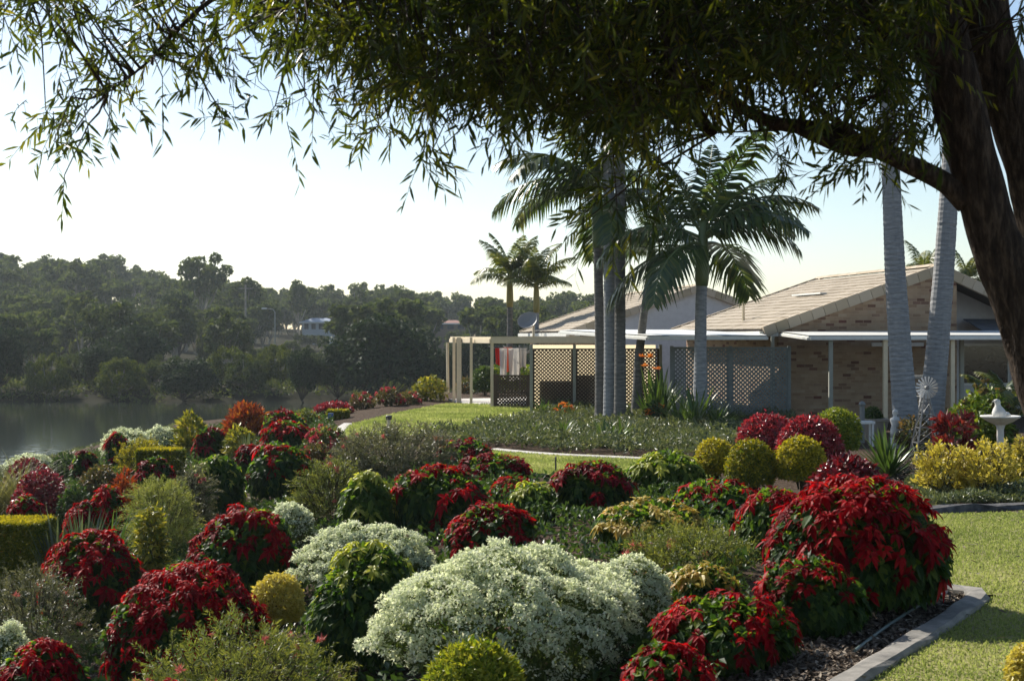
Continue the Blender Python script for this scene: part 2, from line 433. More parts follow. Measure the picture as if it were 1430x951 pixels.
M['lawn'] = noise_mat('lawn soil and thatch', [(.15, .145, .055), (.25, .24, .095), (.35, .32, .14)], scale=1.1, detail=9, rough=.95, bump=.7, bscale=40, dist=.02)
def lawn(name, pix, step, nblades, L, label):
    poly = [hit(*p) for p in pix]
    P = np.array(poly); x0, y0 = P.min(0); x1, y1 = P.max(0)
    xs = np.arange(x0 - step, x1 + step, step); ys = np.arange(y0 - step, y1 + step, step)
    X, Y = np.meshgrid(xs, ys); nx, ny = len(xs), len(ys)
    cx, cy = X[:-1, :-1] + step / 2, Y[:-1, :-1] + step / 2
    keep = inside(cx, cy, poly)
    i, j = np.nonzero(keep)
    F = np.stack([i * nx + j, i * nx + j + 1, (i + 1) * nx + j + 1, (i + 1) * nx + j], -1)
    mb = MB(); mb.add(np.stack([X, Y, g(X, Y) + .035], -1).reshape(-1, 3), F)
    structure(mb.build(name, M['lawn'], smooth=True), label)
    r = RNG(name); bx = r.uniform(x0, x1, nblades * 3); by = r.uniform(y0, y1, nblades * 3)
    ok = inside(bx, by, poly); bx, by = bx[ok][:nblades], by[ok][:nblades]
    n = len(bx)
    B = np.stack([bx, by, g(bx, by) + .03], -1)
    patch = .5 + .25 * np.sin(bx * 1.9 + 2 * np.sin(by * 1.3)) + .2 * np.sin(by * 3.1 + bx)
    D = nrm(np.array([0, 0, 1.0]) + r.normal(size=(n, 3)) * .55)
    mb = MB(); mb.leaves(B, D, rvec(r, n), r.uniform(.6, 1.3, n) * L, L * .28, np.clip(patch * .6 + r.uniform(0, .5, n), 0, 1), droop=.2)
    o = mb.build(name + '_grass', M['grass']); tag(o, 'short mown grass growing on the ' + label, 'grass', kind='stuff')
    return poly

lawn('lawn', [(1500, 716), (1312, 722), (1235, 735), (1180, 760), (1180, 822), (1320, 828), (1392, 838), (1285, 905), (1195, 962), (1140, 1010), (1800, 1010)], .12, 60000, .042, 'sunlit lawn beside the kerb and big red poinsettia')
lawn('lawn', [(660, 625), (700, 633), (860, 641), (1000, 648), (1000, 672), (640, 668)], .12, 22000, .06, 'lawn ribbon behind the red poinsettias')
lawn('lawn', [(196, 764), (240, 748), (300, 742), (300, 800), (190, 800)], .1, 9000, .05, 'small lawn patch between poinsettias')
lawn('lawn', [(478, 599), (520, 588), (560, 578), (622, 566), (690, 567), (780, 571), (800, 578), (700, 590), (560, 614), (470, 614)], .2, 40000, .09, 'sunlit lawn in front of the patio')

def bar_line(name, pts, w, h, mats, parent=None, sub=.3, jit=.0, seed=0):
    """a kerb: a rounded bar swept along ground points"""
    pts = np.array([[x, y, 0] for x, y in pts]); seg = np.r_[0, np.cumsum(np.linalg.norm(np.diff(pts, axis=0), axis=1))]
    t = np.linspace(0, seg[-1], max(4, int(seg[-1] / sub)))
    P = np.stack([np.interp(t, seg, pts[:, k]) for k in range(3)], -1)
    for _ in range(3): P[1:-1] = (P[:-2] + P[1:-1] * 2 + P[2:]) / 4
    P[:, 2] = g(P[:, 0], P[:, 1])
    T = nrm(np.gradient(P, axis=0)); S = np.cross(T, [0, 0, 1.0]); S = nrm(S)
    r = RNG(name + str(seed)); k = 6
    prof = np.array([[-.5, -.3], [-.5, .75], [-.36, 1], [.36, 1], [.5, .75], [.5, -.3]])
    V = np.stack([P + S * (prof[q, 0] * w) + np.array([0, 0, 1.0]) * (prof[q, 1] * h) + r.normal(size=P.shape) * jit for q in range(k)], 1)
    n = len(P); i = np.arange(n - 1)[:, None]; j = np.arange(k - 1)[None, :]
    F = np.stack([i * k + j, (i + 1) * k + j, (i + 1) * k + j + 1, i * k + j + 1], -1).reshape(-1, 4)
    mb = MB(); mb.add(V.reshape(-1, 3), F); 
    mb.add(V[[0, -1]].reshape(-1, 3), np.array([[0, 1, 2, 3], [0, 3, 4, 5], [9, 8, 7, 6], [11, 10, 9, 6]]))
    return mb.build(name, mats, parent)

M['kerb'] = noise_mat('weathered concrete', [(.13, .125, .115), (.22, .21, .19), (.32, .30, .27)], scale=5, detail=9, rough=.9, bump=.6, bscale=30, dist=.01)
M['kerb_pale'] = noise_mat('pale concrete', [(.42, .39, .35), (.52, .49, .45), (.6, .57, .52)], scale=5, rough=.9, bump=.3)
M['kerb_dark'] = noise_mat('dark stone edging', [(.04, .04, .042), (.085, .085, .088), (.15, .145, .14)], scale=6, rough=.9, bump=.8, dist=.02)
H = lambda *a: [hit(*p) for p in a]
tag(bar_line('garden_kerb', H((1130, 1012), (1215, 945), (1300, 892), (1365, 848), (1388, 834), (1352, 828), (1290, 826), (1220, 822), (1150, 815)), .19, .09, M['kerb'], jit=.006), 'grey concrete kerb bending round the bed of the big red poinsettia', 'kerb')
tag(bar_line('garden_edging', H((1290, 719), (1315, 717), (1360, 713), (1410, 711), (1500, 711)), .16, .09, M['kerb_dark'], jit=.012), 'dark stone edging between the lawn and the low green ground cover', 'edging')
tag(bar_line('garden_kerb', H((690, 631), (740, 636), (800, 640), (860, 642), (930, 646), (1010, 650)), .22, .07, M['kerb_pale']), 'pale concrete kerb curving along the front of the ground cover bed', 'kerb')
tag(bar_line('garden_kerb', H((205, 768), (240, 752), (270, 744), (310, 738)), .18, .08, M['kerb'], jit=.004), 'short grey kerb between gravel mulch and the small lawn patch', 'kerb')
tag(bar_line('garden_kerb', H((472, 612), (478, 600), (486, 596)), .3, .1, M['kerb_pale']), 'white kerb end at the tip of the patio lawn', 'kerb')
# hose lying inside the kerb
hp = np.array([[*hit(x, y), 0] for x, y in [(1225, 920), (1262, 890), (1300, 862), (1330, 846), (1349, 836), (1342, 831)]])
tt = np.linspace(0, len(hp) - 1, 40); HPp = np.stack([np.interp(tt, np.arange(len(hp)), hp[:, k]) for k in range(3)], -1)
for _ in range(4): HPp[1:-1] = (HPp[:-2] + 2 * HPp[1:-1] + HPp[2:]) / 4
HPp[:, 0] -= .16; HPp[:, 2] = g(HPp[:, 0], HPp[:, 1]) + .06
mb = MB(); mb.tube(HPp, .013, 7)
tag(mb.build('garden_hose', paint('hose grey green', (.10, .14, .13), .4)), 'thin grey green hose lying along the inside of the kerb', 'hose')

# wood chips on the bare beds
M['chips'] = leaf_mat('wood chip', [(.03, .022, .016), (.09, .068, .05), (.20, .16, .125), (.34, .29, .23)], 0, .9, .2)
def chips(pix, n, L, label):
    poly = H(*pix); P = np.array(poly); r = RNG(str(pix)); x0, y0 = P.min(0); x1, y1 = P.max(0)
    x = r.uniform(x0, x1, n * 3); y = r.uniform(y0, y1, n * 3); ok = inside(x, y, poly); x, y = x[ok][:n], y[ok][:n]; n = len(x)
    B = np.stack([x, y, g(x, y) + r.uniform(.01, .05, n)], -1); D = rvec(r, n) * [1, 1, .35]
    mb = MB(); mb.leaves(B, D, np.array([0, 0, 1.0]) + .5 * rvec(r, n), r.uniform(.5, 1.4, n) * L, L * .45, r.uniform(0, 1, n), droop=0)
    tag(mb.build('mulch_chips', M['chips']), label, 'mulch', kind='stuff')
chips([(1010, 1010), (1200, 950), (1290, 890), (1375, 838), (1290, 830), (1150, 820), (1000, 900)], 9000, .055, 'wood chip mulch under the big red poinsettia')
chips([(90, 1000), (110, 820), (190, 800), (200, 1000)], 6000, .055, 'wood chip mulch between the red poinsettias and the grey grevillea')
chips([(150, 790), (190, 755), (240, 735), (300, 720), (330, 735), (230, 770)], 6000, .06, 'grey gravelly mulch beside the small lawn patch')
chips([(1150, 715), (1210, 650), (1290, 640), (1290, 715)], 6000, .07, 'wood chip mulch under the spiky green rosette')

# ------------------------------------------------------------------ houses
M['brick_x'] = brick_mat('mottled brick', 0); M['brick_y'] = brick_mat('mottled brick side', 1)
M['tile'] = leaf_mat('concrete roof tile', [(.30, .255, .195), (.37, .32, .25), (.43, .375, .30)], 0, .85, .2)
M['barge'] = leaf_mat('barge tile', [(.36, .30, .21), (.42, .35, .26), (.46, .39, .30)], 0, .85, .2)
M['deck'] = paint('roof underside', (.06, .05, .045), .9)
M['white'] = paint('white painted metal', (.72, .72, .68), .4)
M['cream'] = paint('cream painted metal', (.68, .58, .41), .45)
M['greyclad'] = paint('grey gable sheeting', (.52, .52, .53), .7)
M['concrete'] = noise_mat('patio concrete', [(.5, .48, .45), (.6, .58, .55)], scale=3, rough=.9, bump=.1)
M['lat_brown'] = paint('brown lattice timber', (.085, .058, .038), .8, .2)
M['lat_green'] = paint('grey green lattice timber', (.19, .21, .205), .75, .2)
M['post_grey'] = paint('grey green post', (.30, .31, .27), .6)
M['dark'] = paint('dark metal', (.05, .05, .05), .5)
M['steel'] = paint('grey metal', (.20, .20, .19), .45)
TH = math.radians(9.7)

def house(label, origin, ur, zr, rw, zrr, depth, walls, clad, group):
    """origin: eave corner of the gable; ur/zr: ridge offset and height; rw/zrr: the other slope"""
    ze = 2.45
    h = thing('brick_house', label, 'house', (*origin, 0), TH, group)
    rf = None
    for sgn, (ua, za, ub, zb) in enumerate([(0, ze, ur, zr), (ur + rw, zrr, ur, zr)]):
        Ls = math.hypot(ub - ua, zb - za); d = np.array([(ub - ua) / Ls, 0, (zb - za) / Ls]); y = np.array([0, 1.0, 0]); nz = np.array([-d[2], 0, d[0]]) * (1 if sgn == 0 else -1)
        mb = MB()
        k = int(Ls / .33); r = RNG(label + str(sgn)); nt_ = int(depth / .3)
        Mx = np.eye(4)
        for a in range(k):
            for c in range(nt_ + 1):
                off = .15 * (a % 2)
                v0 = max(0, c * .3 - off); v1 = min(depth, v0 + .292 if c or not off else .142)
                if v1 - v0 < .03: continue
                p = np.array([ua, 0, za]) + d * (a * .33)
                Mx[:3, 0] = nrm(d - nz * .075); Mx[:3, 1] = y; Mx[:3, 2] = nz; Mx[:3, 3] = p + nz * .075
                jz = r.uniform(-.003, .003)
                mb.box((-.02, v0, -.012 + jz), (.36, v1, .012 + jz), M=Mx, var=np.clip(.5 + r.normal() * .28, 0, 1))
        lo = np.array([ua, 0, za]); hi = np.array([ub, 0, zb])
        q = np.array([lo, hi, hi + y * depth, lo + y * depth]); mb.add(np.vstack([q + nz * .035, q - nz * .05]), np.array([[0, 1, 2, 3], [7, 6, 5, 4], [0, 3, 7, 4], [0, 4, 5, 1], [2, 6, 7, 3]]), .2, 1)
        if rf is None:
            rf = mb.build('roof', [M['tile'], M['deck']], h)
        else:
            link('roof_slope', mb.mesh('roof_slope', [M['tile'], M['deck']]), rf)
        r2 = RNG(label + 'b' + str(sgn)); n = int(round(Ls / .36)); st = Ls / n
        for vv in (-.11, depth - .02):
            bb = MB()
            for a in range(n):
                p = np.array([ua, vv, za]) + d * (a * st)
                Mx[:3, 0] = nrm(d + nz * .02); Mx[:3, 1] = y; Mx[:3, 2] = nz; Mx[:3, 3] = p
                bb.box((0.006, 0, -.17), (st - .006, .13, .115), M=Mx, var=r2.uniform(0, 1))
            bb.build('barge_tiles', M['barge'], rf)
    rb = MB(); r = RNG(label + 'r'); a = 0.0
    ang = np.linspace(-1.2, 1.2, 7)
    while a < depth - .1:
        e = min(depth, a + .38); rr = .13 if int(a / .38) % 2 else .126
        V = np.array([[ur + math.sin(t) * rr * 1.1, yy, zr + .02 + math.cos(t) * rr] for yy in (a + .004, e) for t in ang])
        rb.add(V, np.array([[i, i + 1, i + 8, i + 7] for i in range(6)]), r.uniform(0, 1)); a += .38
    rb.build('ridge_cap', M['barge'], rf)
    def rz(u):
        return ze + (zr - ze) * u / ur if u <= ur else zr + (zrr - zr) * (u - ur) / rw
    def gable(name, u0, u1, v, mat, th=.11):
        us = sorted({u0, u1} | ({ur} if u0 < ur < u1 else set()))
        top = [(u, rz(u) - .06) for u in us]
        pts = [(u0, 0)] + [(u1, 0)] + top[::-1]
        k = len(pts); V = [(u, v, z) for u, z in pts] + [(u, v + th, z) for u, z in pts]
        c1 = [(i, (i + 1) % k, k + (i + 1) % k, k + i) for i in range(k)]
        mb = MB(); V = np.array(V, float); mb.add(V, np.array(c1))
        fan = np.array([[0, i, i + 1] for i in range(1, k - 1)]); mb.add(V[:k], fan); mb.add(V[k:], fan[:, ::-1])
        return mb.build(name, mat, h)
    for (u0, u1, v) in walls: gable('brick_wall', u0, u1, v, M['brick_x'])
    for (u0, u1, v) in clad: gable('gable_cladding', u0, u1, v, M['greyclad'])
    s = MB(); s.box((.45, .112, 0), (.56, depth - .1, rz(.5) - .1)); s.build('side_wall', M['brick_y'], h)
    s = MB(); s.box((.57, depth - .25, 0), (ur + rw - .6, depth - .15, 2.4)); s.box((ur + rw - .6, walls[-1][2] + .2, 0), (ur + rw - .5, depth - .15, 2.3)); s.build('rear_wall', M['brick_x'], h)
    e = MB(); e.box((-.10, -.02, ze - .17), (.005, depth, ze - .01)); e.build('gutter', M['white'], h)
    e = MB(); e.box((.012, .02, ze - .15), (.448, depth - .02, ze - .12))
    e.add([(.012, .0, ze - .14), (.448, .0, ze - .14), (.448, .0, ze + .10), (.012, .0, ze - .03), (.012, .02, ze - .14), (.448, .02, ze - .14), (.448, .02, ze + .10), (.012, .02, ze - .03)], np.array([[0, 1, 2, 3], [7, 6, 5, 4], [0, 4, 5, 1], [2, 6, 7, 3]])); e.build('eave_lining', M['white'], h)
    return h, rz

O1 = (6.77, 38.0)
h1, rz1 = house('brick house with mottled brick gable behind the two thick palm trunks', O1, 5.11, 4.18, 3.9, 2.5, 8.7, [(.45, 5.62, 0)], [(5.64, 8.7, 1.3)], 'brick retirement villas')
h2, rz2 = house('tiled house with pale grey gable between the palm trunks', (2.14, 53.4), 5.11, 4.18, 5.11, 2.45, 10.5, [(.45, 1.9, 0)], [(1.92, 9.8, .06)], 'brick retirement villas')
def loc1(u, v, z): 
    return np.array([O1[0] + u * math.cos(TH) - v * math.sin(TH), O1[1] + u * math.sin(TH) + v * math.cos(TH), z])
# brick return wall of the recess, flashing and pipe on the near house
s = MB(); s.box((5.52, .115, 0), (5.63, 1.3, rz1(5.6) - .08)); s.build('return_wall', M['brick_y'], h1)
fl = MB(); fl.box((2.85, 3.0, rz1(2.95) + .105), (3.05, 5.3, rz1(2.95) + .15)); fl.build('roof_flashing', M['white'], h1)
pv = MB(); pv.tube([(.7, 3.6, 2.6), (.7, 3.6, 3.35)], .045, 10); pv.build('vent_pipe', M['cream'], h1)
pv = MB(); pv.tube([(7.9, -.6, 2.2), (7.9, -.6, 2.95)], .05, 10); pv.build('vent_pipe', M['cream'], h1)
sk = MB(); Mx = np.eye(4)
for a in range(6):
    for c in range(12):
        Mx[:3, 3] = (6.3 + c * .3, .95 - a * .28, 2.78 - a * .085); Mx[:3, 2] = nrm([0, -.28, .95]); Mx[:3, 1] = nrm([0, -.95, -.28]); Mx[:3, 0] = (1, 0, 0)
        sk.box((0.004, 0, 0), (.296, .33, .022), M=Mx, var=.3 + .4 * ((a * 7 + c * 3) % 5) / 5)
sk.build('porch_roof', leaf_mat('dark roof tile', [(.10, .11, .13), (.16, .17, .19)], 0, .8, .2), h1)
wn_ = MB(); wn_.box((6.4, 1.25, .9), (7.9, 1.29, 2.1)); wf = wn_.build('window', M['white'], h1)  # added window; its dark pane stands in for the shaded recess
pn = MB(); pn.box((6.47, 1.235, .97), (7.83, 1.247, 2.03)); pn.build('pane', paint('dark recess pane', (.015, .018, .02), .05, spec=.6), wf)
lp = MB(); lp.box((3.1, -.09, 2.03), (4.6, -.012, 2.13)); lp.build('wall_light', M['white'], h1)
# ---- antenna and dish
t = thing('tv_antenna', 'thin television antenna standing above the far villa roof', 'antenna', at(1013, 422, 57.5))
mb = MB(); mb.tube([(0, 0, -.6), (0, 0, 1.05)], .022, 6); mb.build('mast', M['dark'], t)
mb = MB(); mb.beam((-.3, 0, .95), (.35, 0, .98), .02, .02)
for q, l in zip(np.linspace(-.28, .32, 7), np.linspace(.5, .28, 7)): mb.beam((q, -l / 2, .96), (q, l / 2, .96), .014, .014)
mb.build('aerial', M['dark'], t)
t = thing('satellite_dish', 'grey satellite dish on a pole beside the far villa roof', 'satellite dish', at(745, 468, 58))
mb = MB(); mb.tube([(0, 0, -.3), (0, 0, .75)], .05, 8); mb.build('pole', M['cream'], t)
mb = MB(); mb.lathe([(.0, 0), (.18, .02), (.33, .07), (.42, .12), (.41, .13), (.3, .08), (0, .02)], 20); o = mb.build('dish', M['steel'], t); o.location = (-.22, -.05, .55); o.rotation_euler = (math.radians(50), math.radians(-25), 0)

# ---- awnings
def awning(label, roof, posts, ztop, fascia_h, mat, slope=0.0):
    x0, y0 = roof[0]
    t = thing('patio_awning', label, 'awning', (x0, y0, 0))
    R = np.array(roof) - [x0, y0]; k = len(R)
    zt = ztop + slope * (R[:, 1] - R[:, 1].min())
    V = np.vstack([np.c_[R, zt + .022], np.c_[R, zt + .003]])
    ctr = R.mean(0); Vi = V.copy(); Vi[:, :2] = ctr + (Vi[:, :2] - ctr) * 1.012
    mb = MB(); fan = np.array([[0, i, i + 1] for i in range(1, k - 1)]); mb.add(Vi, [fan, fan[:, ::-1] + k]); mb.build('roof_sheet', M['white'], t)
    for a in range(k):
        b_ = (a + 1) % k
        p = np.r_[R[a], zt[a] - fascia_h / 2]; q = np.r_[R[b_], zt[b_] - fascia_h / 2]
        mb = MB(); mb.beam(p, q, .05, fascia_h)
        d = nrm(q - p); s_ = np.cross(d, [0, 0, 1]); mb.beam(p + s_ * .045 + [0, 0, -fascia_h * .15], q + s_ * .045 + [0, 0, -fascia_h * .15], .045, fascia_h * .62)
        mb.build('fascia', mat, t)
    for (px, py, w, c) in posts:
        mb = MB(); zz = ztop + slope * (py - roof[0][1]) - .03
        mb.box((px - x0 - w / 2, py - y0 - w / 2, gz(px, py)), (px - x0 + w / 2, py - y0 + w / 2, zz)); mb.build('post', c, t)
    return t
ca, sa = math.cos(TH), math.sin(TH)
awning('long white awning in front of the brick gable, behind the thick palms', [(7.55, 35.7), (13.6, 35.9), (13.2, 38.3), (7.25, 37.75)], [(at(1160, 0, 35.85)[0], 35.85, .10, M['post_grey']), (at(1236, 0, 35.85)[0], 35.85, .11, M['cream']), (at(1330, 0, 35.95)[0], 35.95, .10, M['cream']), (at(1343, 0, 37.3)[0], 37.3, .10, M['post_grey'])], 2.31, .10, M['white'], .05)
awning('white bent awning above the lattice screens', [(3.53, 36.5), (6.6, 36.6), (6.7, 37.9), (5.2, 42.3), (2.6, 42.35), (1.45, 42.2)], [(at(897, 0, 42.05)[0], 42.05, .09, M['cream']), (at(1080, 0, 37.6)[0], 37.72, .09, M['post_grey'])], 2.31, .10, M['white'], .03)
awning('cream open patio roof on slim posts beside the clothes line', [(-.66, 45), (3.2, 45.6), (3.2, 52.9), (1.6, 53.0), (-2.2, 50.7)], [(-.64, 45.06, .10, M['cream']), (at(658, 0, 47)[0], 47, .09, M['cream']), (at(641, 0, 48.8)[0], 48.8, .16, M['cream']), (at(634, 0, 49.6)[0], 49.6, .10, M['cream'])], 2.3, .22, M['cream'])
mb = MB(); mb.add([[-.75, 44.9, .06], [3.4, 45.2, .06], [3.4, 53.2, .06], [-2.3, 50.6, .06], [-.75, 44.9, -.2], [3.4, 45.2, -.2], [3.4, 53.2, -.2], [-2.3, 50.6, -.2]], np.array([[0, 1, 2, 3], [0, 4, 5, 1], [3, 7, 4, 0], [2, 6, 7, 3]])); structure(mb.build('patio_slab', M['concrete']), 'pale concrete patio floor')
mb = MB(); mb.tube([(-2.3, 50.55, .3), (-2.32, 50.55, 2.08)], .05, 8); mb.tube([(-2.3, 50.55, .32), (-2.5, 50.3, .2), (-2.62, 50.1, .2), (-2.64, 50.05, .02)], .055, 8)
tag(mb.build('downpipe', M['cream']), 'cream downpipe with bent foot at the far patio corner', 'downpipe')

# ---- lattice screens
def lattice(panel_w, panel_h, pitch, w, both=True):
    mb = MB(); c = .7071
    for sgn in ((1, -1) if both else (1,)):
        span = panel_w + panel_h; k = int(span / pitch)
        for a in range(k + 1):
            s = -panel_h + a * pitch if sgn == 1 else a * pitch
            # line x = s + sgn * z
            z0, z1 = 0, panel_h; x0, x1 = s, s + sgn * panel_h
            lo, hi = sorted(((0 - s) * sgn, (panel_w - s) * sgn)); z0, z1 = max(0, lo), min(panel_h, hi)
            if z1 - z0 < .02: continue
            y = .004 if sgn == 1 else -.004
            mb.beam((s + sgn * z0, y, z0), (s + sgn * z1, y, z1), .007, w, up=(-sgn * c, 0, c))
    return mb
def screen(label, p, q, z0, h, npan, mats, pitch, w, post_w=.09, post_h=None, skip_post=()):
    p = np.array(p); q = np.array(q); L = np.linalg.norm(q - p); rz_ = math.atan2(q[1] - p[1], q[0] - p[0])
    t = thing('lattice_screen', label, 'lattice screen', (p[0], p[1], gz(*p) + z0), rz_)
    pw = L / npan
    me = None
    for a in range(npan):
        mb = lattice(pw - post_w, h, pitch, w)
        if me is None: me = mb.mesh('lattice', mats[0])
        link('lattice', me, t, (a * pw + post_w / 2, 0, 0))
        fr = MB()
        for (a0, b0) in (((0, 0, 0), (pw - post_w, 0, 0)), ((0, 0, h), (pw - post_w, 0, h))): fr.beam(a0, b0, .035, .05)
        for xx in (.02, pw - post_w - .02): fr.beam((xx, 0, .026), (xx, 0, h - .026), .035, .04, up=(1, 0, 0))
        fr.build('frame', mats[1], t, loc=(a * pw + post_w / 2, 0, 0))
    for a in range(npan + 1):
        if a in skip_post: continue
        mb = MB(); mb.box((a * pw - post_w / 2, -post_w / 2, -z0 - .1), (a * pw + post_w / 2, post_w / 2, (post_h or h + .05))); mb.build('post', mats[2], t)
    return t
P0 = at(742, 0, 42); P1 = at(906, 0, 42)
screen('brown diamond lattice screen with light showing through, behind the slim palms', (P0[0], 42), (P1[0] + .35, 42), .08, 1.84, 3, (M['lat_brown'], M['lat_brown'], M['post_grey']), .11, .040, post_h=1.98)
screen('tall grey green lattice screen behind the straight palm trunk', (at(938, 0, 37.5)[0], 37.5), (at(1102, 0, 37.2)[0], 37.2), .05, 1.95, 2, (M['lat_green'], M['lat_green'], M['lat_green']), .115, .044)
screen('low dark lattice gate at the edge of the patio', (at(687, 0, 45.0)[0] + .09, 44.98), (at(739, 0, 45.0)[0], 44.8), .1, .95, 1, (M['lat_brown'], M['lat_brown'], M['lat_brown']), .11, .045, post_w=.07)
# translucent blind behind the brown lattice, lit from behind, with the things on the courtyard throwing their shadow on it
m, nt, b, out = newmat('cream shade cloth'); b.inputs["Base Color"].default_value = (.7, .62, .48, 1); b.inputs["Roughness"].default_value = .9
tr = nt.nodes.new("ShaderNodeBsdfTranslucent"); tr.inputs[0].default_value = (.93, .86, .70, 1); ms = nt.nodes.new("ShaderNodeMixShader"); ms.inputs[0].default_value = .85
nt.links.new(b.outputs[0], ms.inputs[1]); nt.links.new(tr.outputs[0], ms.inputs[2]); nt.links.new(ms.outputs[0], out.inputs[0])
mb = MB(); mb.box((0, 0, 0), (3.7, .006, 1.95)); 
tag(mb.build('shade_blind', m, loc=(P0[0] + .02, 42.12, .1)), 'cream shade cloth blind hanging behind the brown lattice screen', 'blind')
t = thing('storage_bench', 'stepped grey storage bench behind the brown lattice, a dark outline on the blind', 'bench', (1.65, 42.42, 0))
mb = MB(); mb.box((-.9, -.2, .02), (.75, .2, 1.06)); mb.build('seat_box', M['lat_brown'], t)
mb = MB(); mb.box((.1, -.2, 1.063), (.75, -.1, 1.24)); mb.build('backrest', M['lat_brown'], t)

# ---- clothes line with washing
t = thing('clothes_line', 'rotary clothes line standing behind the patio', 'clothes line', (.3, 55, gz(.3, 55)))
mb = MB(); mb.tube([(0, 0, 0), (0, 0, 1.95)], .03, 8); mb.build('pole', M['steel'], t)
mb = MB()
for a in range(4):
    an = a * math.pi / 2 + .5; mb.beam((0, 0, 1.55), (1.35 * math.cos(an), 1.35 * math.sin(an), 1.92), .03, .03)
for rr in (.5, .8, 1.1, 1.32):
    q = [(rr * math.cos(a * math.pi / 2 + .5), rr * math.sin(a * math.pi / 2 + .5), 1.56 + .27 * rr) for a in range(4)]
    for a in range(4): mb.beam(q[a], q[(a + 1) % 4], .008, .008)
mb.build('arms', M['steel'], t)
def cloth(label, px, w, z0, z1, Y, col, cat, seed):
    r = RNG(seed); k = 9; rows = 7; mb = MB(); V = []
    for a in range(rows):
        f = a / (rows - 1)
        for c in range(k):
            u = c / (k - 1)
            V.append(((u - .5) * w * (1 - .25 * f * r.uniform(.6, 1)), .05 * math.sin(u * 9 + seed) * (.3 + f), (z1 + (z0 - z1) * f) + .03 * math.sin(u * 5 + seed) * f))
    F = np.array([[a * k + c, a * k + c + 1, (a + 1) * k + c + 1, (a + 1) * k + c] for a in range(rows - 1) for c in range(k - 1)]); mb.add(V, F)
    o = mb.build('garment', leaf_mat('cloth ' + cat + str(seed), [col, tuple(min(1, x * 1.15) for x in col)], .45, .9, .1, (1, 1, 1)), loc=(at(px, 0, Y)[0], Y, 0)); tag(o, label, cat, 'washing on the line')
    md = o.modifiers.new("thickness", 'SOLIDIFY'); md.thickness = .006
cloth('red shirt hanging on the clothes line', 697, .3, 1.2, 1.85, 54.4, (.5, .04, .03), 'shirt', 1)
cloth('long white towel hanging on the clothes line', 703, .3, .75, 1.85, 54.3, (.7, .68, .64), 'towel', 2)
cloth('salmon orange towel hanging on the clothes line', 709, .34, .95, 1.88, 54.5, (.62, .22, .12), 'towel', 3)
cloth('narrow white sheet hanging on the clothes line beside the brick wall', 718, .45, .6, 1.85, 54.4, (.72, .7, .66), 'sheet', 4)
cloth('pale grey shirt hanging at the end of the clothes line', 730, .3, 1.1, 1.85, 54.4, (.5, .48, .45), 'shirt', 5)
# ------------------------------------------------------------------ shrubs
UP = np.array([0, 0, 1.0])
def dome(r, n, a, b, h, lob=7, amp=.22, shell=(.96, 1.0), zc=.36, lowest=-.75, sharp=5):
    """points and outward normals on a lumpy dome standing on the ground"""
    C = rvec(r, lob); C[:, 2] = np.abs(C[:, 2]) * .9; C = nrm(C)
    wgt = r.uniform(.5, 1, lob)
    d = rvec(r, int(n * 2.2) + 8); d = d[d[:, 2] > lowest][:n]; n = len(d)
    bump = (wgt * np.exp(sharp * (d @ C.T - 1))).max(1)
    rad = (1 - amp) + amp * bump + .5 * amp * .25 * np.sin(d @ np.array([7., 5, 6]) * 2 + lob)
    rad = rad * r.uniform(shell[0], shell[1], n)
    hu, hd = h * (1 - zc), h * zc
    ax = np.stack([np.full(n, a), np.full(n, b), np.where(d[:, 2] > 0, hu, hd)], -1)
    P = d * rad[:, None] * ax
    # fuller flanks below the middle
    low = d[:, 2] < 0; hor = np.linalg.norm(d[:, :2], axis=1)
    P[low, :2] *= (1 / np.maximum(hor[low], .5))[:, None] ** .6
    P[:, 2] += hd
    N = nrm(d / ax * min(a, b, hu))
    return P, N, rad

def area(a, b, h):
    c = h * .6; p = 1.6
    return .8 * 4 * math.pi * (((a * b) ** p + (a * c) ** p + (b * c) ** p) / 3) ** (1 / p)

def stems(r, a, b, h, n, rad=.012, spread=.75, name='stems', parent=None, mat='stem', top=.75):
    mb = MB()
    for _ in range(n):
        th = r.uniform(0, 6.283); q = math.sqrt(r.uniform(0, 1)) * spread
        e = np.array([a * q * math.cos(th), b * q * math.sin(th), h * top * math.sqrt(max(.1, 1 - q * q))])
        s = np.array([a * .12 * math.cos(th), b * .12 * math.sin(th), -.05])
        m = (s + e) / 2 + np.array([0, 0, -.05 * h]) + r.normal(size=3) * .05 * a
        mb.tube([s, m, e], [rad, rad * .75, rad * .35], 5, cap=False)
    return mb.build(name, M[mat], parent)

def orient(r, N, out, up, rnd):
    return nrm(N * out + UP * up + rvec(r, len(N)) * rnd)

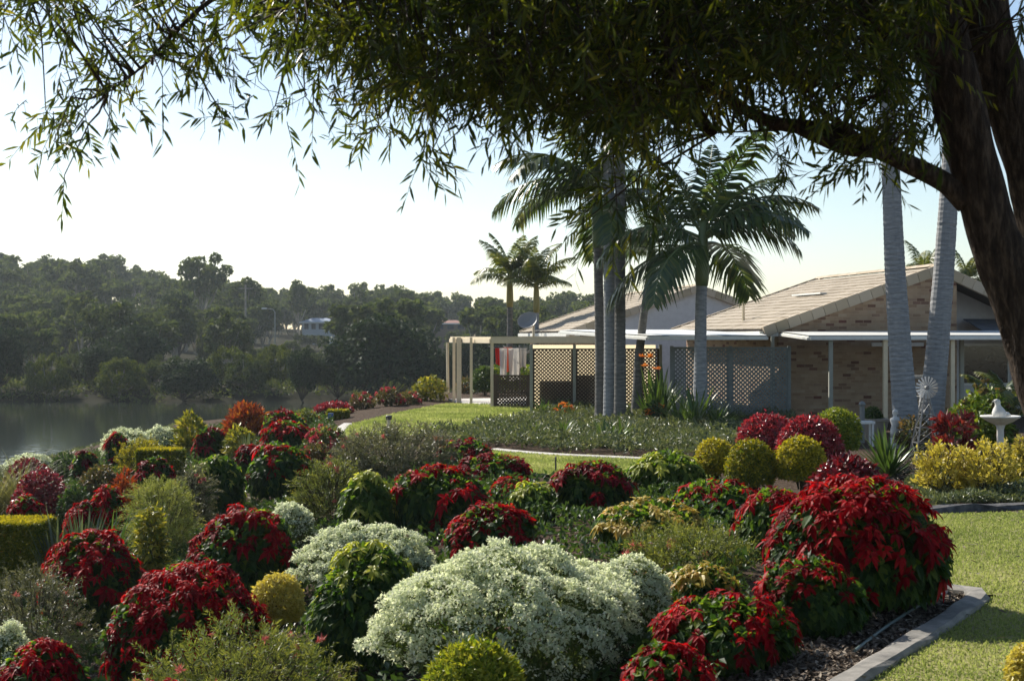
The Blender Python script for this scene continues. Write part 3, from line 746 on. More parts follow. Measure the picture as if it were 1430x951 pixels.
def k_poinsettia(t, r, a, b, h, bract='bract_red', red=.6, size=.12, lod=1, green='leaf_poin', low=.1, gvar=(0, 1), amp=.2):
    s = size * lod; S = area(a, b, h)
    # green leaves, drooping over each other
    n = int(min(14000, 4.2 * S / (s * s * .36)))
    mb = MB()
    for sh, part in (((.9, 1.0), .6), ((.68, .9), .4)):
        P, N, q = dome(r, int(n * part), a, b, h, amp=amp, shell=sh, lob=9)
        D = nrm(N * .5 + UP * (.25 * N[:, 2:3] - .55 * (1 - np.abs(N[:, 2:3]))) + rvec(r, len(P)) * .5)
        U = nrm(N + UP * .5 + rvec(r, len(P)) * .35)
        v = np.clip(r.beta(1.6, 2.6, len(P)) * (gvar[1] - gvar[0]) + gvar[0] + .12 * (N[:, 2] > .5), 0, 1)  # upward leaves lighter: backlit rim glow put into the leaf colour
        L = s * r.uniform(.6, 1.25, len(P))
        mb.leaves(P - D * L[:, None] * .5, D, U, L, L * r.uniform(.5, .66, len(P)), v, 'broad' if lod < 1.6 else 'diamond', droop=r.uniform(.1, .45, len(P)), fold=.12)
    mb.build('leaves', M[green], t)
    # heads of coloured bracts
    if red > 0:
        nh = int(red * S / (s * s * 1.75)); mb = MB()
        P, N, q = dome(r, nh * 2, a, b, h, amp=amp, shell=(1.0, 1.05), lob=9)
        pz = np.clip(.05 + low + 1.35 * (N[:, 2] + .08), .03, 1)
        keep = r.uniform(size=len(P)) < pz; P, N = P[keep][:nh], N[keep][:nh]
        ax = nrm(N * .8 + UP * .55 + rvec(r, len(P)) * .35)
        tone = r.uniform(.05, .7, len(P)); hs = r.uniform(.6, 1.15, len(P))
        for wh, (el, ls, cnt) in enumerate(((-.15, 1.05, 6), (.25, .72, 5))):
            for k in range(cnt):
                an = k * 6.283 / cnt + wh * .5 + r.uniform(-.3, .3, len(P))
                ref = nrm(np.cross(ax, rvec(RNG('ref'), 1)[0])); rf2 = np.cross(ax, ref)
                rad = ref * np.cos(an)[:, None] + rf2 * np.sin(an)[:, None]
                e = el + r.normal(size=len(P)) * .25
                D = rad * np.cos(e)[:, None] + ax * np.sin(e)[:, None]
                L = s * ls * r.uniform(.6, 1.15, len(P)) * hs
                mb.leaves(P + D * .012, D, ax, L, L * r.uniform(.42, .56, len(P)), np.clip(tone + r.uniform(-.2, .3, len(P)), 0, 1), 'broad' if lod < 1.6 else 'diamond', droop=r.uniform(.1, .85, len(P)), fold=.16)
        mb.build('bracts', M[bract], t)
    stems(r, a, b, h, 18, parent=t)

def k_snow(t, r, a, b, h, lod=1, head=.05, cover=2.3, fl=.6):
    S = area(a, b, h)
    n = int(5.0 * S / (.05 * lod) ** 2 / 1.3); n = min(n, 15000); sd = r.integers(1 << 30)
    mb = MB(); P, N, q = dome(np.random.default_rng(sd), n, a, b, h, amp=.27, lob=30, shell=(.70, .95), sharp=18)
    L = .055 * lod * r.uniform(.7, 1.3, len(P)); mb.leaves(P, orient(r, N, .5, .1, .8), orient(r, N, .5, .6, .5), L, L * .36, r.uniform(0, 1, len(P)), droop=.3)
    mb.build('leaves', M['leaf_snow'], t)
    hd = head * (1 + .55 * (lod - 1)); nh = int(min(4200, cover * S / (math.pi * hd * hd)))
    P, N, q = dome(np.random.default_rng(sd), nh, a, b, h, amp=.27, lob=30, shell=(.95, 1.04), lowest=-.62, sharp=18)
    keep = r.uniform(size=len(P)) < np.clip(.28 + .8 * (N[:, 2] + .1) + 3.0 * (q - .86), .07, 1); P, N = P[keep], N[keep]
    ax = nrm(N * .45 + UP * .9 + rvec(r, len(P)) * .25)
    npet = int(28 / lod); mb = MB()
    idx = np.repeat(np.arange(len(P)), npet); k = len(idx)
    rr = hd * np.sqrt(r.uniform(0, 1, k)) * r.uniform(.7, 1.2, len(P))[idx]; an = r.uniform(0, 6.283, k)
    ref = nrm(np.cross(ax, [.3, .9, .1])); rf2 = np.cross(ax, ref)
    off = ref[idx] * (rr * np.cos(an))[:, None] + rf2[idx] * (rr * np.sin(an))[:, None] - ax[idx] * (rr * rr / hd * .55)[:, None]
    Q = P[idx] + off + rvec(r, k) * .006
    Lp = .028 * lod * r.uniform(.7, 1.3, k)
    D = nrm(off * 8 + rvec(r, k) * .9 + ax[idx] * .15)
    mb.leaves(Q, D, nrm(ax[idx] + rvec(r, k) * .5), Lp, Lp * fl, np.clip(r.uniform(.1, 1, k), 0, 1), droop=.15, fold=.1)
    mb.build('flower_heads', M['snow'], t)
    stems(r, a, b, h, 26, .011, .9, parent=t, top=.9)

def k_ball(t, r, a, b, h, mat='leaf_gold', size=.042, lod=1, cover=3.4, amp=.12, tips=.68, lob=9, zc=.42, rnd=.9, aspect=.55, stem=True, upness=.35):
    lift = max(0.0, h - 2.0 * a); h = h - lift
    s = size * lod; S = area(a, b, h); n = int(min(26000, cover * S / (s * s * aspect * .55)))
    mb = MB()
    for sh, part in (((.93, 1.03), .6), ((.7, .92), .38), ((1.03, 1.13), .02)):
        P, N, q = dome(r, int(n * part), a, b, h, amp=amp, shell=sh, zc=zc, lob=lob)
        outer = np.clip((q - (1 - amp)) / max(amp, .05), 0, 1)
        v = r.beta(1.5, 2.2, len(P)) + (tips * r.uniform(.3, 1, len(P)) if sh[1] > 1 else 0)
        v = v * np.where(N[:, 2] > -.1, 1, .75)
        L = s * r.uniform(.65, 1.3, len(P))
        mb.leaves(P, orient(r, N, .38, upness * .7, rnd), orient(r, N, .8, .5, .5), L, L * aspect, np.clip(v, 0, 1), droop=.1)
    o = mb.build('leaves', M[mat], t); o.location = (0, 0, lift)
    if stem:
        o = stems(r, a, b, h, 12, .012, .7, parent=t); o.location = (0, 0, lift)
        if lift > 0:
            tb = MB(); tb.tube([(0, 0, -.05), (.02, 0, lift * .5), (0, 0, lift + .25 * h)], [.03, .026, .022], 8); tb.build('stem', M['stem'], t)

def k_box(t, r, a, b, h, mat='leaf_gold', size=.032, lod=1):
    s = size * lod; mb = MB()
    faces = [((0, 0, 1), 4 * a * b), ((0, -1, 0), 2 * a * h), ((0, 1, 0), 2 * a * h), ((1, 0, 0), 2 * b * h), ((-1, 0, 0), 2 * b * h)]
    for nv, A in faces:
        nv = np.array(nv, float); n = int(min(16000, 4.2 * A / (s * s * .3)))
        P = r.uniform(-1, 1, (n, 3)) * [a, b, h / 2]; dep = r.uniform(0, .09, n) ** 1.0
        ax = np.argmax(np.abs(nv)); P[:, ax] = nv[ax] * ([a, b, h / 2][ax] - dep + r.normal(size=n) * .012)
        P[:, 2] += h / 2
        N = np.repeat(nv[None], n, 0); L = s * r.uniform(.65, 1.3, n)
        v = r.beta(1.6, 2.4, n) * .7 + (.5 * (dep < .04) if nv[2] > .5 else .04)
        mb.leaves(P, orient(r, N, .8, .3, .8), orient(r, N, .7, .5, .6), L, L * .55, np.clip(v, 0, 1), droop=.05)
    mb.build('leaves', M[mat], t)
    stems(r, a * .8, b * .8, h, 14, .012, .9, parent=t)

def k_shoots(t, r, a, b, h, mat='leaf_grev', lod=1, shoot=.26, nl=22, leaf=.055, wid=.0085, cover=1.0, flower=None, nf=0, droop=.2, amp=.3, upness=.5, fsize=.045):
    S = area(a, b, h); n = int(min(2600, cover * 105 * S / lod / lod)); nl = int(nl / (1 + .3 * (lod - 1)))
    mb = MB(); tw = MB()
    P = []; N = []
    for sh, part in (((.82, .98), .62), ((.5, .82), .38)):
        p, q, _ = dome(r, int(n * part), a, b, h, amp=amp, shell=sh, lob=12, sharp=8); P.append(p); N.append(q)
    P = np.vstack(P); N = np.vstack(N); n = len(P)
    D = orient(r, N, .7, upness, .75); Ls = shoot * r.uniform(.6, 1.35, n)
    tone = r.uniform(0, .55, n)
    idx = np.repeat(np.arange(n), nl); k = len(idx); f = np.tile(np.arange(nl) / nl, n)
    Q = P[idx] + D[idx] * (f * Ls[idx])[:, None] - UP * (droop * Ls[idx] * f * f)[:, None]
    side = nrm(np.cross(D[idx], rvec(r, k)))
    LD = nrm(D[idx] * .75 + side * .75)
    L = leaf * lod * r.uniform(.7, 1.3, k) * (1.1 - .45 * f)
    mb.leaves(Q, LD, rvec(r, k), L, wid * lod * r.uniform(.8, 1.3, k), np.clip(tone[idx] + r.uniform(0, .35, k) + .25 * f, 0, 1), droop=.1, fold=.1)
    mb.build('leaves', M[mat], t)
    step = 3 if n > 500 else 1
    for i in range(0, n, step):
        e = P[i] + D[i] * Ls[i] - UP * droop * Ls[i]; s_ = P[i] * .8
        tw.tube([s_, P[i], e], [.006 * lod, .004 * lod, .0015], 3, cap=False)
    tw.build('twigs', M['stem'], t)
    if flower:
        fb = MB(); p, q, _ = dome(r, nf * 3, a, b, h, amp=amp, shell=(1.0, 1.1), lob=12, lowest=-.1, sharp=8); p, q = p[:nf], q[:nf]; nf = len(p)
        m = 46; idx = np.repeat(np.arange(nf), m); k = len(idx)
        dd = rvec(r, k); dd[:, 2] = dd[:, 2] * .6 + .1; dd = nrm(dd)
        fs = fsize * lod * r.uniform(.7, 1.3, nf)
        fb.leaves(p[idx] + rvec(r, k) * (fs[idx] * .25)[:, None], dd, rvec(r, k), fs[idx] * r.uniform(.6, 1.1, k), .008 * lod, r.uniform(0, 1, k), droop=-.2, fold=.05)
        fb.build('flowers', M[flower], t)

def k_leafy(t, r, a, b, h, mat='leaf_green', size=.07, aspect=.5, lod=1, cover=2.8, amp=.3, upness=.3, flower=None, nf=0, fsize=.05, shape='diamond', lob=10, droop=.2, deep=.55):
    s = size * lod; S = area(a, b, h); n = int(min(16000, cover * S / (s * s * aspect * .6)))
    mb = MB()
    for sh, part in (((.85, 1.03), .55), ((deep, .85), .45)):
        P, N, q = dome(r, int(n * part), a, b, h, amp=amp, shell=sh, lob=lob, sharp=7)
        L = s * r.uniform(.6, 1.3, len(P)); tone = .25 * (q > .93)
        mb.leaves(P, orient(r, N, .6, upness, .75), orient(r, N, .5, .7, .5), L, L * aspect, np.clip(r.beta(1.6, 2, len(P)) * .85 + tone * r.uniform(0, 1, len(P)), 0, 1), shape, droop=droop, fold=.12)
    mb.build('leaves', M[mat], t)
    if flower and nf:
        fb = MB(); p, q, _ = dome(r, nf * 2, a, b, h, amp=amp, shell=(.98, 1.08), lob=lob, lowest=-.3, sharp=7); p, q = p[:nf], q[:nf]; nf = len(p)
        m = 12; idx = np.repeat(np.arange(nf), m); k = len(idx); dd = nrm(rvec(r, k) + q[idx] * .6)
        L = fsize * lod * r.uniform(.6, 1.2, k)
        fb.leaves(p[idx], dd, rvec(r, k), L, L * .7, r.uniform(0, 1, k), droop=.1); fb.build('flowers', M[flower], t)
    stems(r, a, b, h, 16, .011, .85, parent=t, top=.85)

def k_strap(t, r, a, b, h, mat='leaf_strap', n=70, wid=.035, arch=(.35, .9), up=(.5, 1.5), crowns=1, seg=6, flower=None, nf=0, part='leaves'):
    mb = MB(); cs = np.zeros((crowns, 3)); 
    if crowns > 1: cs[:, 0] = r.uniform(-.6, .6, crowns) * a; cs[:, 1] = r.uniform(-.6, .6, crowns) * b
    c = cs[r.integers(0, crowns, n)]
    th = r.uniform(0, 6.283, n); e = r.uniform(up[0], up[1], n)
    D = np.stack([np.cos(e) * np.cos(th), np.cos(e) * np.sin(th), np.sin(e)], -1)
    R = max(a if crowns == 1 else a * .6, .1)
    L = np.hypot(R * np.cos(e) * 1.1, h * np.sin(e)) * r.uniform(.65, 1.05, n) * (.92 + .3 * np.mean(arch))
    mb.blades(c + D * [.05, .05, 0], D, L, wid * r.uniform(.75, 1.25, n), np.clip(r.beta(2, 2, n), 0, 1), arch=r.uniform(arch[0], arch[1], n) * .5, seg=seg, power=.8)
    mb.build(part, M[mat], t)
    if flower:
        fb = MB(); sb = MB()
        for _ in range(nf):
            th = r.uniform(0, 6.283); q = r.uniform(.1, .6); p = np.array([a * q * math.cos(th), b * q * math.sin(th), h * r.uniform(.85, 1.1)])
            sb.tube([cs[0], p * [.6, .6, .6], p], [.012, .01, .008], 5)
            k = 14; dd = nrm(rvec(r, k) * [1, 1, .5] + UP * .5); L = .16 * r.uniform(.6, 1.1, k)
            fb.leaves(np.repeat(p[None], k, 0), dd, rvec(r, k), L, L * .3, r.uniform(0, 1, k), droop=.1)
        sb.build('flower_stalks', M['stem'], t); fb.build('flowers', M[flower], t)

KIND = dict(poin=k_poinsettia, snow=k_snow, ball=k_ball, box=k_box, shoots=k_shoots, leafy=k_leafy, strap=k_strap)
GROUPS = {'poinsettia_bush': 'poinsettia bushes in the garden bed', 'snow_bush': 'white snow bushes in the garden', 'clipped_ball': 'clipped golden balls in the garden', 'box_hedge': 'flat topped golden hedges', 'grevillea_bush': 'grevilleas in the garden', 'croton_bush': 'crotons in the garden', 'strappy_plant': 'strappy clumps in the beds', 'red_ball': 'clipped red domes', 'rose_bush': 'rose bushes along the patio lawn'}
def shrub(kind, name, label, px, w, top, Y, cat='shrub', depth=1.0, hmin=.25, **kw):
    p = at(px, top, Y); z0 = gz(p[0], Y); h = max(hmin, p[2] - z0); a = w / 2 / FPX * Y
    t = thing(name, label, cat, (p[0], Y, z0 - .02), 0, GROUPS.get(name))
    if kind in ('poin', 'snow', 'ball', 'box', 'shoots', 'leafy'):
        kw.setdefault('lod', max(1.0, (Y / 15.0) ** .62))
    if kind == 'poin': kw['size'] = kw.get('size', .12) * .80
    KIND[kind](t, RNG(label), a, a * depth, h, **kw)
    return t

PO, GV, SB, BL, SP, CR = 'poinsettia_bush', 'grevillea_bush', 'snow_bush', 'clipped_ball', 'strappy_plant', 'croton_bush'
DEEP = dict(bract='bract_deep')
# --- bed beside the kerb and the front of the garden
shrub('poin', PO, 'largest scarlet poinsettia dome, standing beside the kerb and the lawn', 1193, 285, 660, 11.9, red=1.0, size=.135, low=0)
shrub('poin', PO, 'leafy green poinsettia with a scarlet cap in front of the largest red one', 1130, 165, 768, 10.9, red=.42, size=.12, low=-.05)
shrub('poin', PO, 'spreading scarlet poinsettia with dull green skirt beside the big white snow bush', 1012, 215, 818, 10.2, red=.62, size=.125, low=0)
shrub('poin', PO, 'low red poinsettia at the very front, below the spreading scarlet one', 932, 145, 890, 9.2, red=.7, size=.11, low=0)
shrub('snow', SB, 'biggest white snow bush, a broad mound of tiny flowers', 715, 420, 742, 11.0, depth=.8)
shrub('snow', SB, 'narrower white snow bush grown together with the biggest one', 862, 175, 760, 11.7, depth=.9)
shrub('ball', 'lime_shrub', 'bright lime green shrub in front of the biggest white snow bush', 664, 140, 882, 9.3, mat='leaf_lime', size=.055, aspect=.34, amp=.22, tips=.6, upness=.9)
shrub('poin', PO, 'dark leafy poinsettia with lemon tips between the two white snow bushes', 517, 180, 748, 13.2, bract='bract_lemon', red=.34, size=.125, low=-.15)
shrub('snow', SB, 'second white snow bush, behind the dark leafy poinsettia with lemon tips', 515, 225, 722, 16.2, depth=.8)
shrub('ball', BL, 'small golden ball between the scarlet mound and the lemon tipped poinsettia', 387, 76, 797, 14.6, mat='leaf_yellow', size=.036, tips=.7)
shrub('poin', PO, 'wide scarlet poinsettia mound behind the pink flowered grevillea', 258, 235, 780, 13.6, red=1.15, size=.12, low=.15)
shrub('shoots', GV, 'broad yellow green grevillea with pink spider flowers at the front of the garden', 330, 385, 856, 11.3, depth=.7, flower='grev_flower', nf=16, cover=1.25, shoot=.24)
shrub('poin', PO, 'scarlet poinsettia crown peeping up in front of the broad yellow green grevillea', 218, 110, 934, 9.8, red=1.1, size=.11)
shrub('poin', PO, 'scarlet poinsettia at the lower garden corner, under the small white snow bush', 58, 165, 882, 12.0, red=1.1, size=.115, low=.15)
shrub('snow', SB, 'small white snow bush showing at the picture edge above a scarlet poinsettia', 2, 95, 846, 13.2, depth=.8)
shrub('shoots', GV, 'grey leaved grevillea below the flat golden hedge', 52, 150, 778, 15.2, mat='leaf_grey', flower='grev_flower', nf=4, cover=1.4)
shrub('poin', PO, 'red and green poinsettia beside the big flat golden hedge', 130, 150, 732, 17.0, red=.75, size=.13, low=.05)
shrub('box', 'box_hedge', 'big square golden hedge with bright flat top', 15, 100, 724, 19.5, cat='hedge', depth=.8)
shrub('poin', PO, 'tall round poinsettia, red cap over dark green flanks, beside the small lawn patch', 342, 158, 700, 17.0, red=.62, size=.135, low=-.1)
shrub('snow', SB, 'small white snow bush behind the tall round poinsettia', 408, 70, 690, 20.0)
shrub('poin', PO, 'flat scarlet poinsettia just behind the biggest white snow bush', 686, 132, 698, 16.4, red=1.1, size=.13, low=.1)
shrub('poin', PO, 'dark green poinsettia dome dotted with red behind the second white snow bush', 612, 155, 645, 19.3, red=.36, size=.14, low=-.05)
shrub('poin', PO, 'lemon leaved poinsettia at the side of the dark green dome dotted with red', 513, 88, 650, 19.0, bract='bract_lemon', red=.6, size=.13, gvar=(.35, 1), low=-.05)
shrub('shoots', GV, 'wide olive grevillea in front of the bollard light', 552, 215, 592, 25.0, mat='leaf_grey', flower='grev_flower', nf=10, cover=2.2, depth=.7)
shrub('shoots', GV, 'lower olive grevillea with pink flowers beside the lemon leaved poinsettia', 462, 110, 640, 22.0, mat='leaf_grev', flower='grev_flower', nf=8, cover=1.8)
shrub('poin', PO, 'small dark red poinsettia farthest back against the ground cover bed', 650, 82, 610, 25.5, red=.9, size=.13, **DEEP)
shrub('poin', PO, 'crimson poinsettia just behind the dark green dome dotted with red', 688, 105, 630, 22.8, red=1.0, size=.13, **DEEP)
shrub('poin', PO, 'little scarlet poinsettia tuft in front of the crimson one', 716, 62, 662, 20.3, red=1.1, size=.12)
shrub('poin', PO, 'tall crimson poinsettia with green flank beside the lawn ribbon', 825, 130, 638, 18.6, red=.85, size=.14, low=0, **DEEP)
shrub('poin', PO, 'small yellow green poinsettia against the tall crimson one', 744, 76, 668, 18.2, bract='bract_lemon', red=.35, size=.12, gvar=(.3, 1))
shrub('poin', PO, 'lime green poinsettia without red below the golden balls', 932, 118, 626, 20.6, bract='bract_lemon', red=.5, size=.13, gvar=(.3, 1))
shrub('poin', PO, 'wide peach yellow poinsettia behind the pink spider grevillea', 908, 165, 694, 15.6, bract='bract_peach', red=.8, size=.12, gvar=(.15, .9))
shrub('poin', PO, 'thin scarlet and green poinsettia below the golden balls', 1000, 140, 664, 17.6, red=.5, size=.13, gvar=(.15, .9))
shrub('poin', PO, 'green poinsettia flecked scarlet leaning on the largest red one', 1082, 112, 668, 14.6, red=.45, size=.13, gvar=(.25, 1))
shrub('shoots', GV, 'dark fine leaved grevillea with pink spider flowers beside the big white snow bush', 962, 190, 738, 13.4, mat='leaf_grev', flower='grev_flower', nf=9, cover=1.7, fsize=.06)
shrub('poin', PO, 'low peach poinsettia between the pink spider grevillea and the spreading scarlet one', 980, 122, 780, 12.1, bract='bract_peach', red=.7, size=.11, gvar=(.2, .9))
shrub('leafy', 'copper_leaf_bush', 'glossy dark red shrub right behind the largest scarlet poinsettia', 1184, 112, 620, 16.4, mat='leaf_red', size=.085, cover=3.4, amp=.2)
shrub('ball', BL, 'golden ball at the end of the row beside the lime poinsettia', 998, 56, 610, 21.3)
shrub('ball', BL, 'greener middle ball in the row of three golden balls', 1049, 72, 612, 20.2, tips=.22)
shrub('ball', BL, 'golden ball in the row, just in front of the clipped red dome', 1118, 70, 606, 20.0, tips=.55)
shrub('ball', BL, 'green gold clipped ball behind the red domes beside the pot', 1170, 66, 568, 25.0, tips=.3, mat='leaf_lime')
shrub('ball', 'red_ball', 'clipped red dome farther back beside the lattice', 1070, 84, 576, 24.6, mat='leaf_red', size=.06)
shrub('ball', 'red_ball', 'clipped red dome in front of the other, behind the golden balls', 1130, 92, 578, 22.8, mat='leaf_red', size=.06)
shrub('ball', 'yellow_shrub', 'bright yellow small leaved shrub at the bottom corner of the lawn', 1442, 84, 892, 8.4, mat='leaf_yellow', size=.034, aspect=.7, amp=.35, tips=.5, lob=16)
# --- lakeside slope
shrub('leafy', 'copper_leaf_bush', 'smooth dark dome with a rosy rim above the big golden hedge', 58, 80, 652, 24.0, mat='leaf_acal', size=.06, amp=.06, cover=3.6)
shrub('strap', 'fountain_grass', 'pale fountain grass beside the dark dome with a rosy rim', 12, 80, 630, 27.0, cat='grass clump', mat='plume', n=420, wid=.02, arch=(.7, 1.4), up=(.7, 1.5), crowns=3)
shrub('leafy', 'copper_leaf_bush', 'rusty red mound behind the fountain grass', 38, 62, 637, 30.0, mat='leaf_acal', size=.06, amp=.1)
shrub('snow', SB, 'low white snow bush at the lake edge behind the rusty red mound', 40, 78, 629, 34.0)
shrub('poin', PO, 'small red and green poinsettia right above the big golden hedge', 36, 66, 686, 21.2, red=.7, size=.13)
shrub('leafy', 'green_shrub', 'mid green shrub beside the dark dome with a rosy rim', 106, 62, 666, 23.4, size=.06)
shrub('poin', PO, 'bright scarlet poinsettia patch above the strappy clumps', 152, 56, 672, 22.6, red=1.2, size=.13, low=.2)
shrub('poin', PO, 'low scarlet poinsettia between the green shrub and the grey strappy clump', 118, 66, 692, 21.0, red=.8, size=.12)
shrub('strap', SP, 'grey green strappy clump beside the big golden hedge', 96, 76, 697, 19.3, mat='leaf_strapgrey', n=200, wid=.035, arch=(.05, .4), up=(.8, 1.5), crowns=4)
shrub('strap', SP, 'mid green strappy clump beside the grey strappy clump', 160, 52, 706, 19.3, n=110, wid=.03, arch=(.2, .7), crowns=3)
shrub('snow', SB, 'tall white snow bush by the lake with a dark red gap', 178, 82, 594, 36.5)
shrub('snow', SB, 'white snow bush by the lake beside the upright golden croton', 224, 64, 591, 37.2)
shrub('poin', PO, 'dark red poinsettia growing out between two lakeside snow bushes', 164, 34, 600, 34.6, red=1, size=.12, **DEEP)
shrub('shoots', 'golden_cypress', 'mustard coloured cypress mound in front of the lakeside snow bushes', 198, 72, 612, 32.5, mat='leaf_gold', cover=2.4, leaf=.05, wid=.012, upness=.8)
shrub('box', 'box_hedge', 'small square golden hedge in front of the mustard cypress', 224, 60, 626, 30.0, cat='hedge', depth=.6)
shrub('poin', PO, 'dark red poinsettia below the small square golden hedge', 215, 58, 634, 27.6, red=.85, size=.12, **DEEP)
shrub('poin', PO, 'round dark red poinsettia at the lake edge between snow bushes', 120, 42, 626, 31.5, red=.8, size=.12, **DEEP)
shrub('leafy', 'green_shrub', 'sparse green shrub at the lake edge behind the rosy dome', 88, 44, 626, 32.5, size=.06, cover=1.8)
shrub('leafy', 'green_shrub', 'dark bronze green shrub in front of the round dark red poinsettia', 140, 66, 644, 28.2, size=.06, mat='leaf_rose')
shrub('leafy', CR, 'small orange croton beside the bright scarlet patch', 174, 38, 652, 25.5, mat='leaf_croton', size=.13, aspect=.28, upness=.9)
shrub('shoots', GV, 'feathery pale green grevillea behind the small lawn patch', 226, 100, 654, 21.5, mat='leaf_feather', cover=2.2, leaf=.07, wid=.006)
shrub('leafy', CR, 'little yellow green croton at the edge of the gravel mulch', 210, 46, 688, 19.0, mat='leaf_crotony', size=.085, aspect=.45)
shrub('poin', PO, 'round pale green poinsettia with whitish leaves beside the feathery grevillea', 298, 92, 626, 24.5, bract='bract_lemon', red=.25, size=.13, gvar=(.1, .8))
shrub('shoots', GV, 'thin grey grevillea between the feathery one and the round pale green poinsettia', 268, 60, 640, 23.2, mat='leaf_grey', cover=1.6, flower='pink_flower', nf=5)
shrub('leafy', CR, 'upright golden croton beside the lakeside snow bush', 268, 48, 570, 36.0, mat='leaf_crotony', size=.12, aspect=.4, upness=.8)
shrub('poin', PO, 'dark poinsettia with red cap in front of the upright golden croton', 294, 56, 592, 33.8, red=.7, size=.13, **DEEP)
shrub('leafy', CR, 'glowing orange croton at the top of the slope by the lake', 344, 64, 561, 38.5, mat='leaf_croton', size=.115, aspect=.3, upness=.9, cover=3.4)
shrub('leafy', CR, 'yellow flowered shrub with strappy leaves below the glowing orange croton', 336, 52, 590, 33.0, mat='leaf_crotony', size=.10, aspect=.35)
shrub('strap', SP, 'upright grey green iris clump beside the yellow flowered shrub', 350, 34, 600, 31.5, mat='leaf_strapgrey', n=80, wid=.05, arch=(0, .3), up=(1, 1.5), crowns=3)
shrub('poin', PO, 'dark green poinsettia with few red heads at the top of the slope', 396, 68, 569, 37.0, red=.5, size=.14, **DEEP)
shrub('poin', PO, 'dark poinsettia with a bright red rim in front of the one with few red heads', 400, 74, 583, 33.5, red=.75, size=.13)
shrub('poin', PO, 'large round leafy poinsettia with a red and yellow rim above the tall round one', 390, 98, 612, 25.5, red=.42, size=.14, low=-.1)
shrub('poin', PO, 'red poinsettia tucked against the large round leafy one', 348, 44, 616, 28.0, red=.9, size=.12, **DEEP)
shrub('leafy', 'rose_bush', 'grey green bush full of pink flowers beside the tip of the patio lawn', 455, 66, 590, 31.0, mat='leaf_grev', size=.05, flower='pink_flower', nf=60, fsize=.05)
shrub('leafy', 'rose_bush', 'low pink flowered bush in front of the grey green one full of pink flowers', 440, 60, 612, 27.5, mat='leaf_rose', size=.05, flower='pink_flower', nf=26, fsize=.045)
shrub('leafy', 'green_shrub', 'grey green shrub with an orange flower at the far end of the slope', 424, 50, 570, 40.0, mat='leaf_grev', size=.055, flower='flower_orange', nf=6)
shrub('ball', 'red_ball', 'flat crimson mound beside the far rose bushes', 466, 52, 561, 45.0, mat='leaf_red', size=.05)
shrub('box', 'box_hedge', 'tiny golden hedge beside the flat crimson mound', 472, 28, 572, 41.5, cat='hedge', depth=.8)
for lab, px, w, top, Y, f in (('rose bush with reddish new leaves next to the flat crimson mound', 505, 42, 546, 46.5, 10), ('tall thin rose bush with deep pink blooms on the patio lawn edge', 543, 46, 538, 47.0, 16), ('rose bush with white and pink blooms beside the golden shrub', 572, 42, 545, 47.6, 14)):
    shrub('leafy', 'rose_bush', lab, px, w, top, Y, mat='leaf_rose', size=.06, cover=1.5, flower='pink_flower', nf=f, fsize=.05, deep=.2)
shrub('leafy', 'golden_shrub', 'tall green and golden shrub between the roses and the patio downpipe', 600, 56, 524, 50.5, mat='leaf_crotony', size=.09, cover=2)
shrub('ball', BL, 'dark green clipped ball behind the open patio', 677, 38, 511, 55.0, mat='leaf_green', size=.06, cover=2.6)
shrub('leafy', 'green_shrub', 'loose olive shrub behind the open patio posts', 650, 30, 525, 57.0, mat='leaf_rose', size=.08, cover=1.6)
shrub('leafy', 'green_shrub', 'light green bush behind the washing', 712, 80, 500, 58.0, mat='leaf_lime', size=.10, cover=1.8)
# --- planting round the palms
shrub('strap', SP, 'bird of paradise clump with orange flowers between the grey palms and lattice', 905, 66, 506, 36.3, wid=.085, n=70, arch=(.0, .6), up=(.9, 1.52), crowns=3, flower='flower_orange', nf=4)
shrub('strap', SP, 'wide bird of paradise clump at the foot of the straight palm', 962, 104, 530, 34.0, wid=.075, n=100, arch=(.1, .7), up=(.6, 1.5), crowns=3)
shrub('strap', SP, 'pale green strappy clump beside the wide bird of paradise clump', 1005, 60, 550, 33.8, wid=.06, n=60, arch=(.5, 1), crowns=2)
shrub('strap', SP, 'strappy lily clump directly in front of the three grey palm trunks', 866, 96, 582, 29.5, n=130, wid=.05, arch=(.4, 1.0), crowns=3)
shrub('strap', SP, 'strappy lily clump between the grey palm trunks and the patio lawn', 780, 60, 582, 30.5, n=90, wid=.045, arch=(.4, 1.0), crowns=2)
shrub('strap', SP, 'bright lime lily tuft in the ground cover', 748, 30, 588, 30.5, mat='leaf_lime', n=50, wid=.04, arch=(.3, .9))
shrub('strap', SP, 'dark lily clump at the patio corner of the ground cover', 752, 36, 554, 39.0, n=70, wid=.06, arch=(.3, .8), crowns=2)
shrub('strap', SP, 'lily tuft at the lawn tip of the ground cover', 676, 40, 576, 36.0, n=60, wid=.05, arch=(.4, 1))
shrub('strap', SP, 'second lily tuft near the lawn tip of the ground cover', 700, 40, 584, 34.0, n=60, wid=.05, arch=(.4, 1))
shrub('leafy', 'flower_clump', 'small clump of orange flowers beside the lattice shadow', 787, 26, 562, 38.5, size=.08, flower='flower_orange', nf=26, fsize=.08)
shrub('leafy', 'flower_clump', 'small clump of orange flowers under the bird of paradise', 914, 26, 558, 35.0, size=.08, flower='flower_orange', nf=24, fsize=.07)
shrub('strap', 'spiky_rosette', 'spiky green rosette in front of the leaning thick palm', 1240, 82, 586, 23.0, wid=.065, n=95, arch=(.05, .5), up=(.2, 1.5), cat='plant')
shrub('shoots', 'red_cordyline', 'red leaved cordyline between the toy windmill and the bird bath', 1333, 50, 566, 24.5, mat='leaf_cord', leaf=.17, wid=.045, cover=.35, nl=14, shoot=.22, upness=.6, cat='plant')
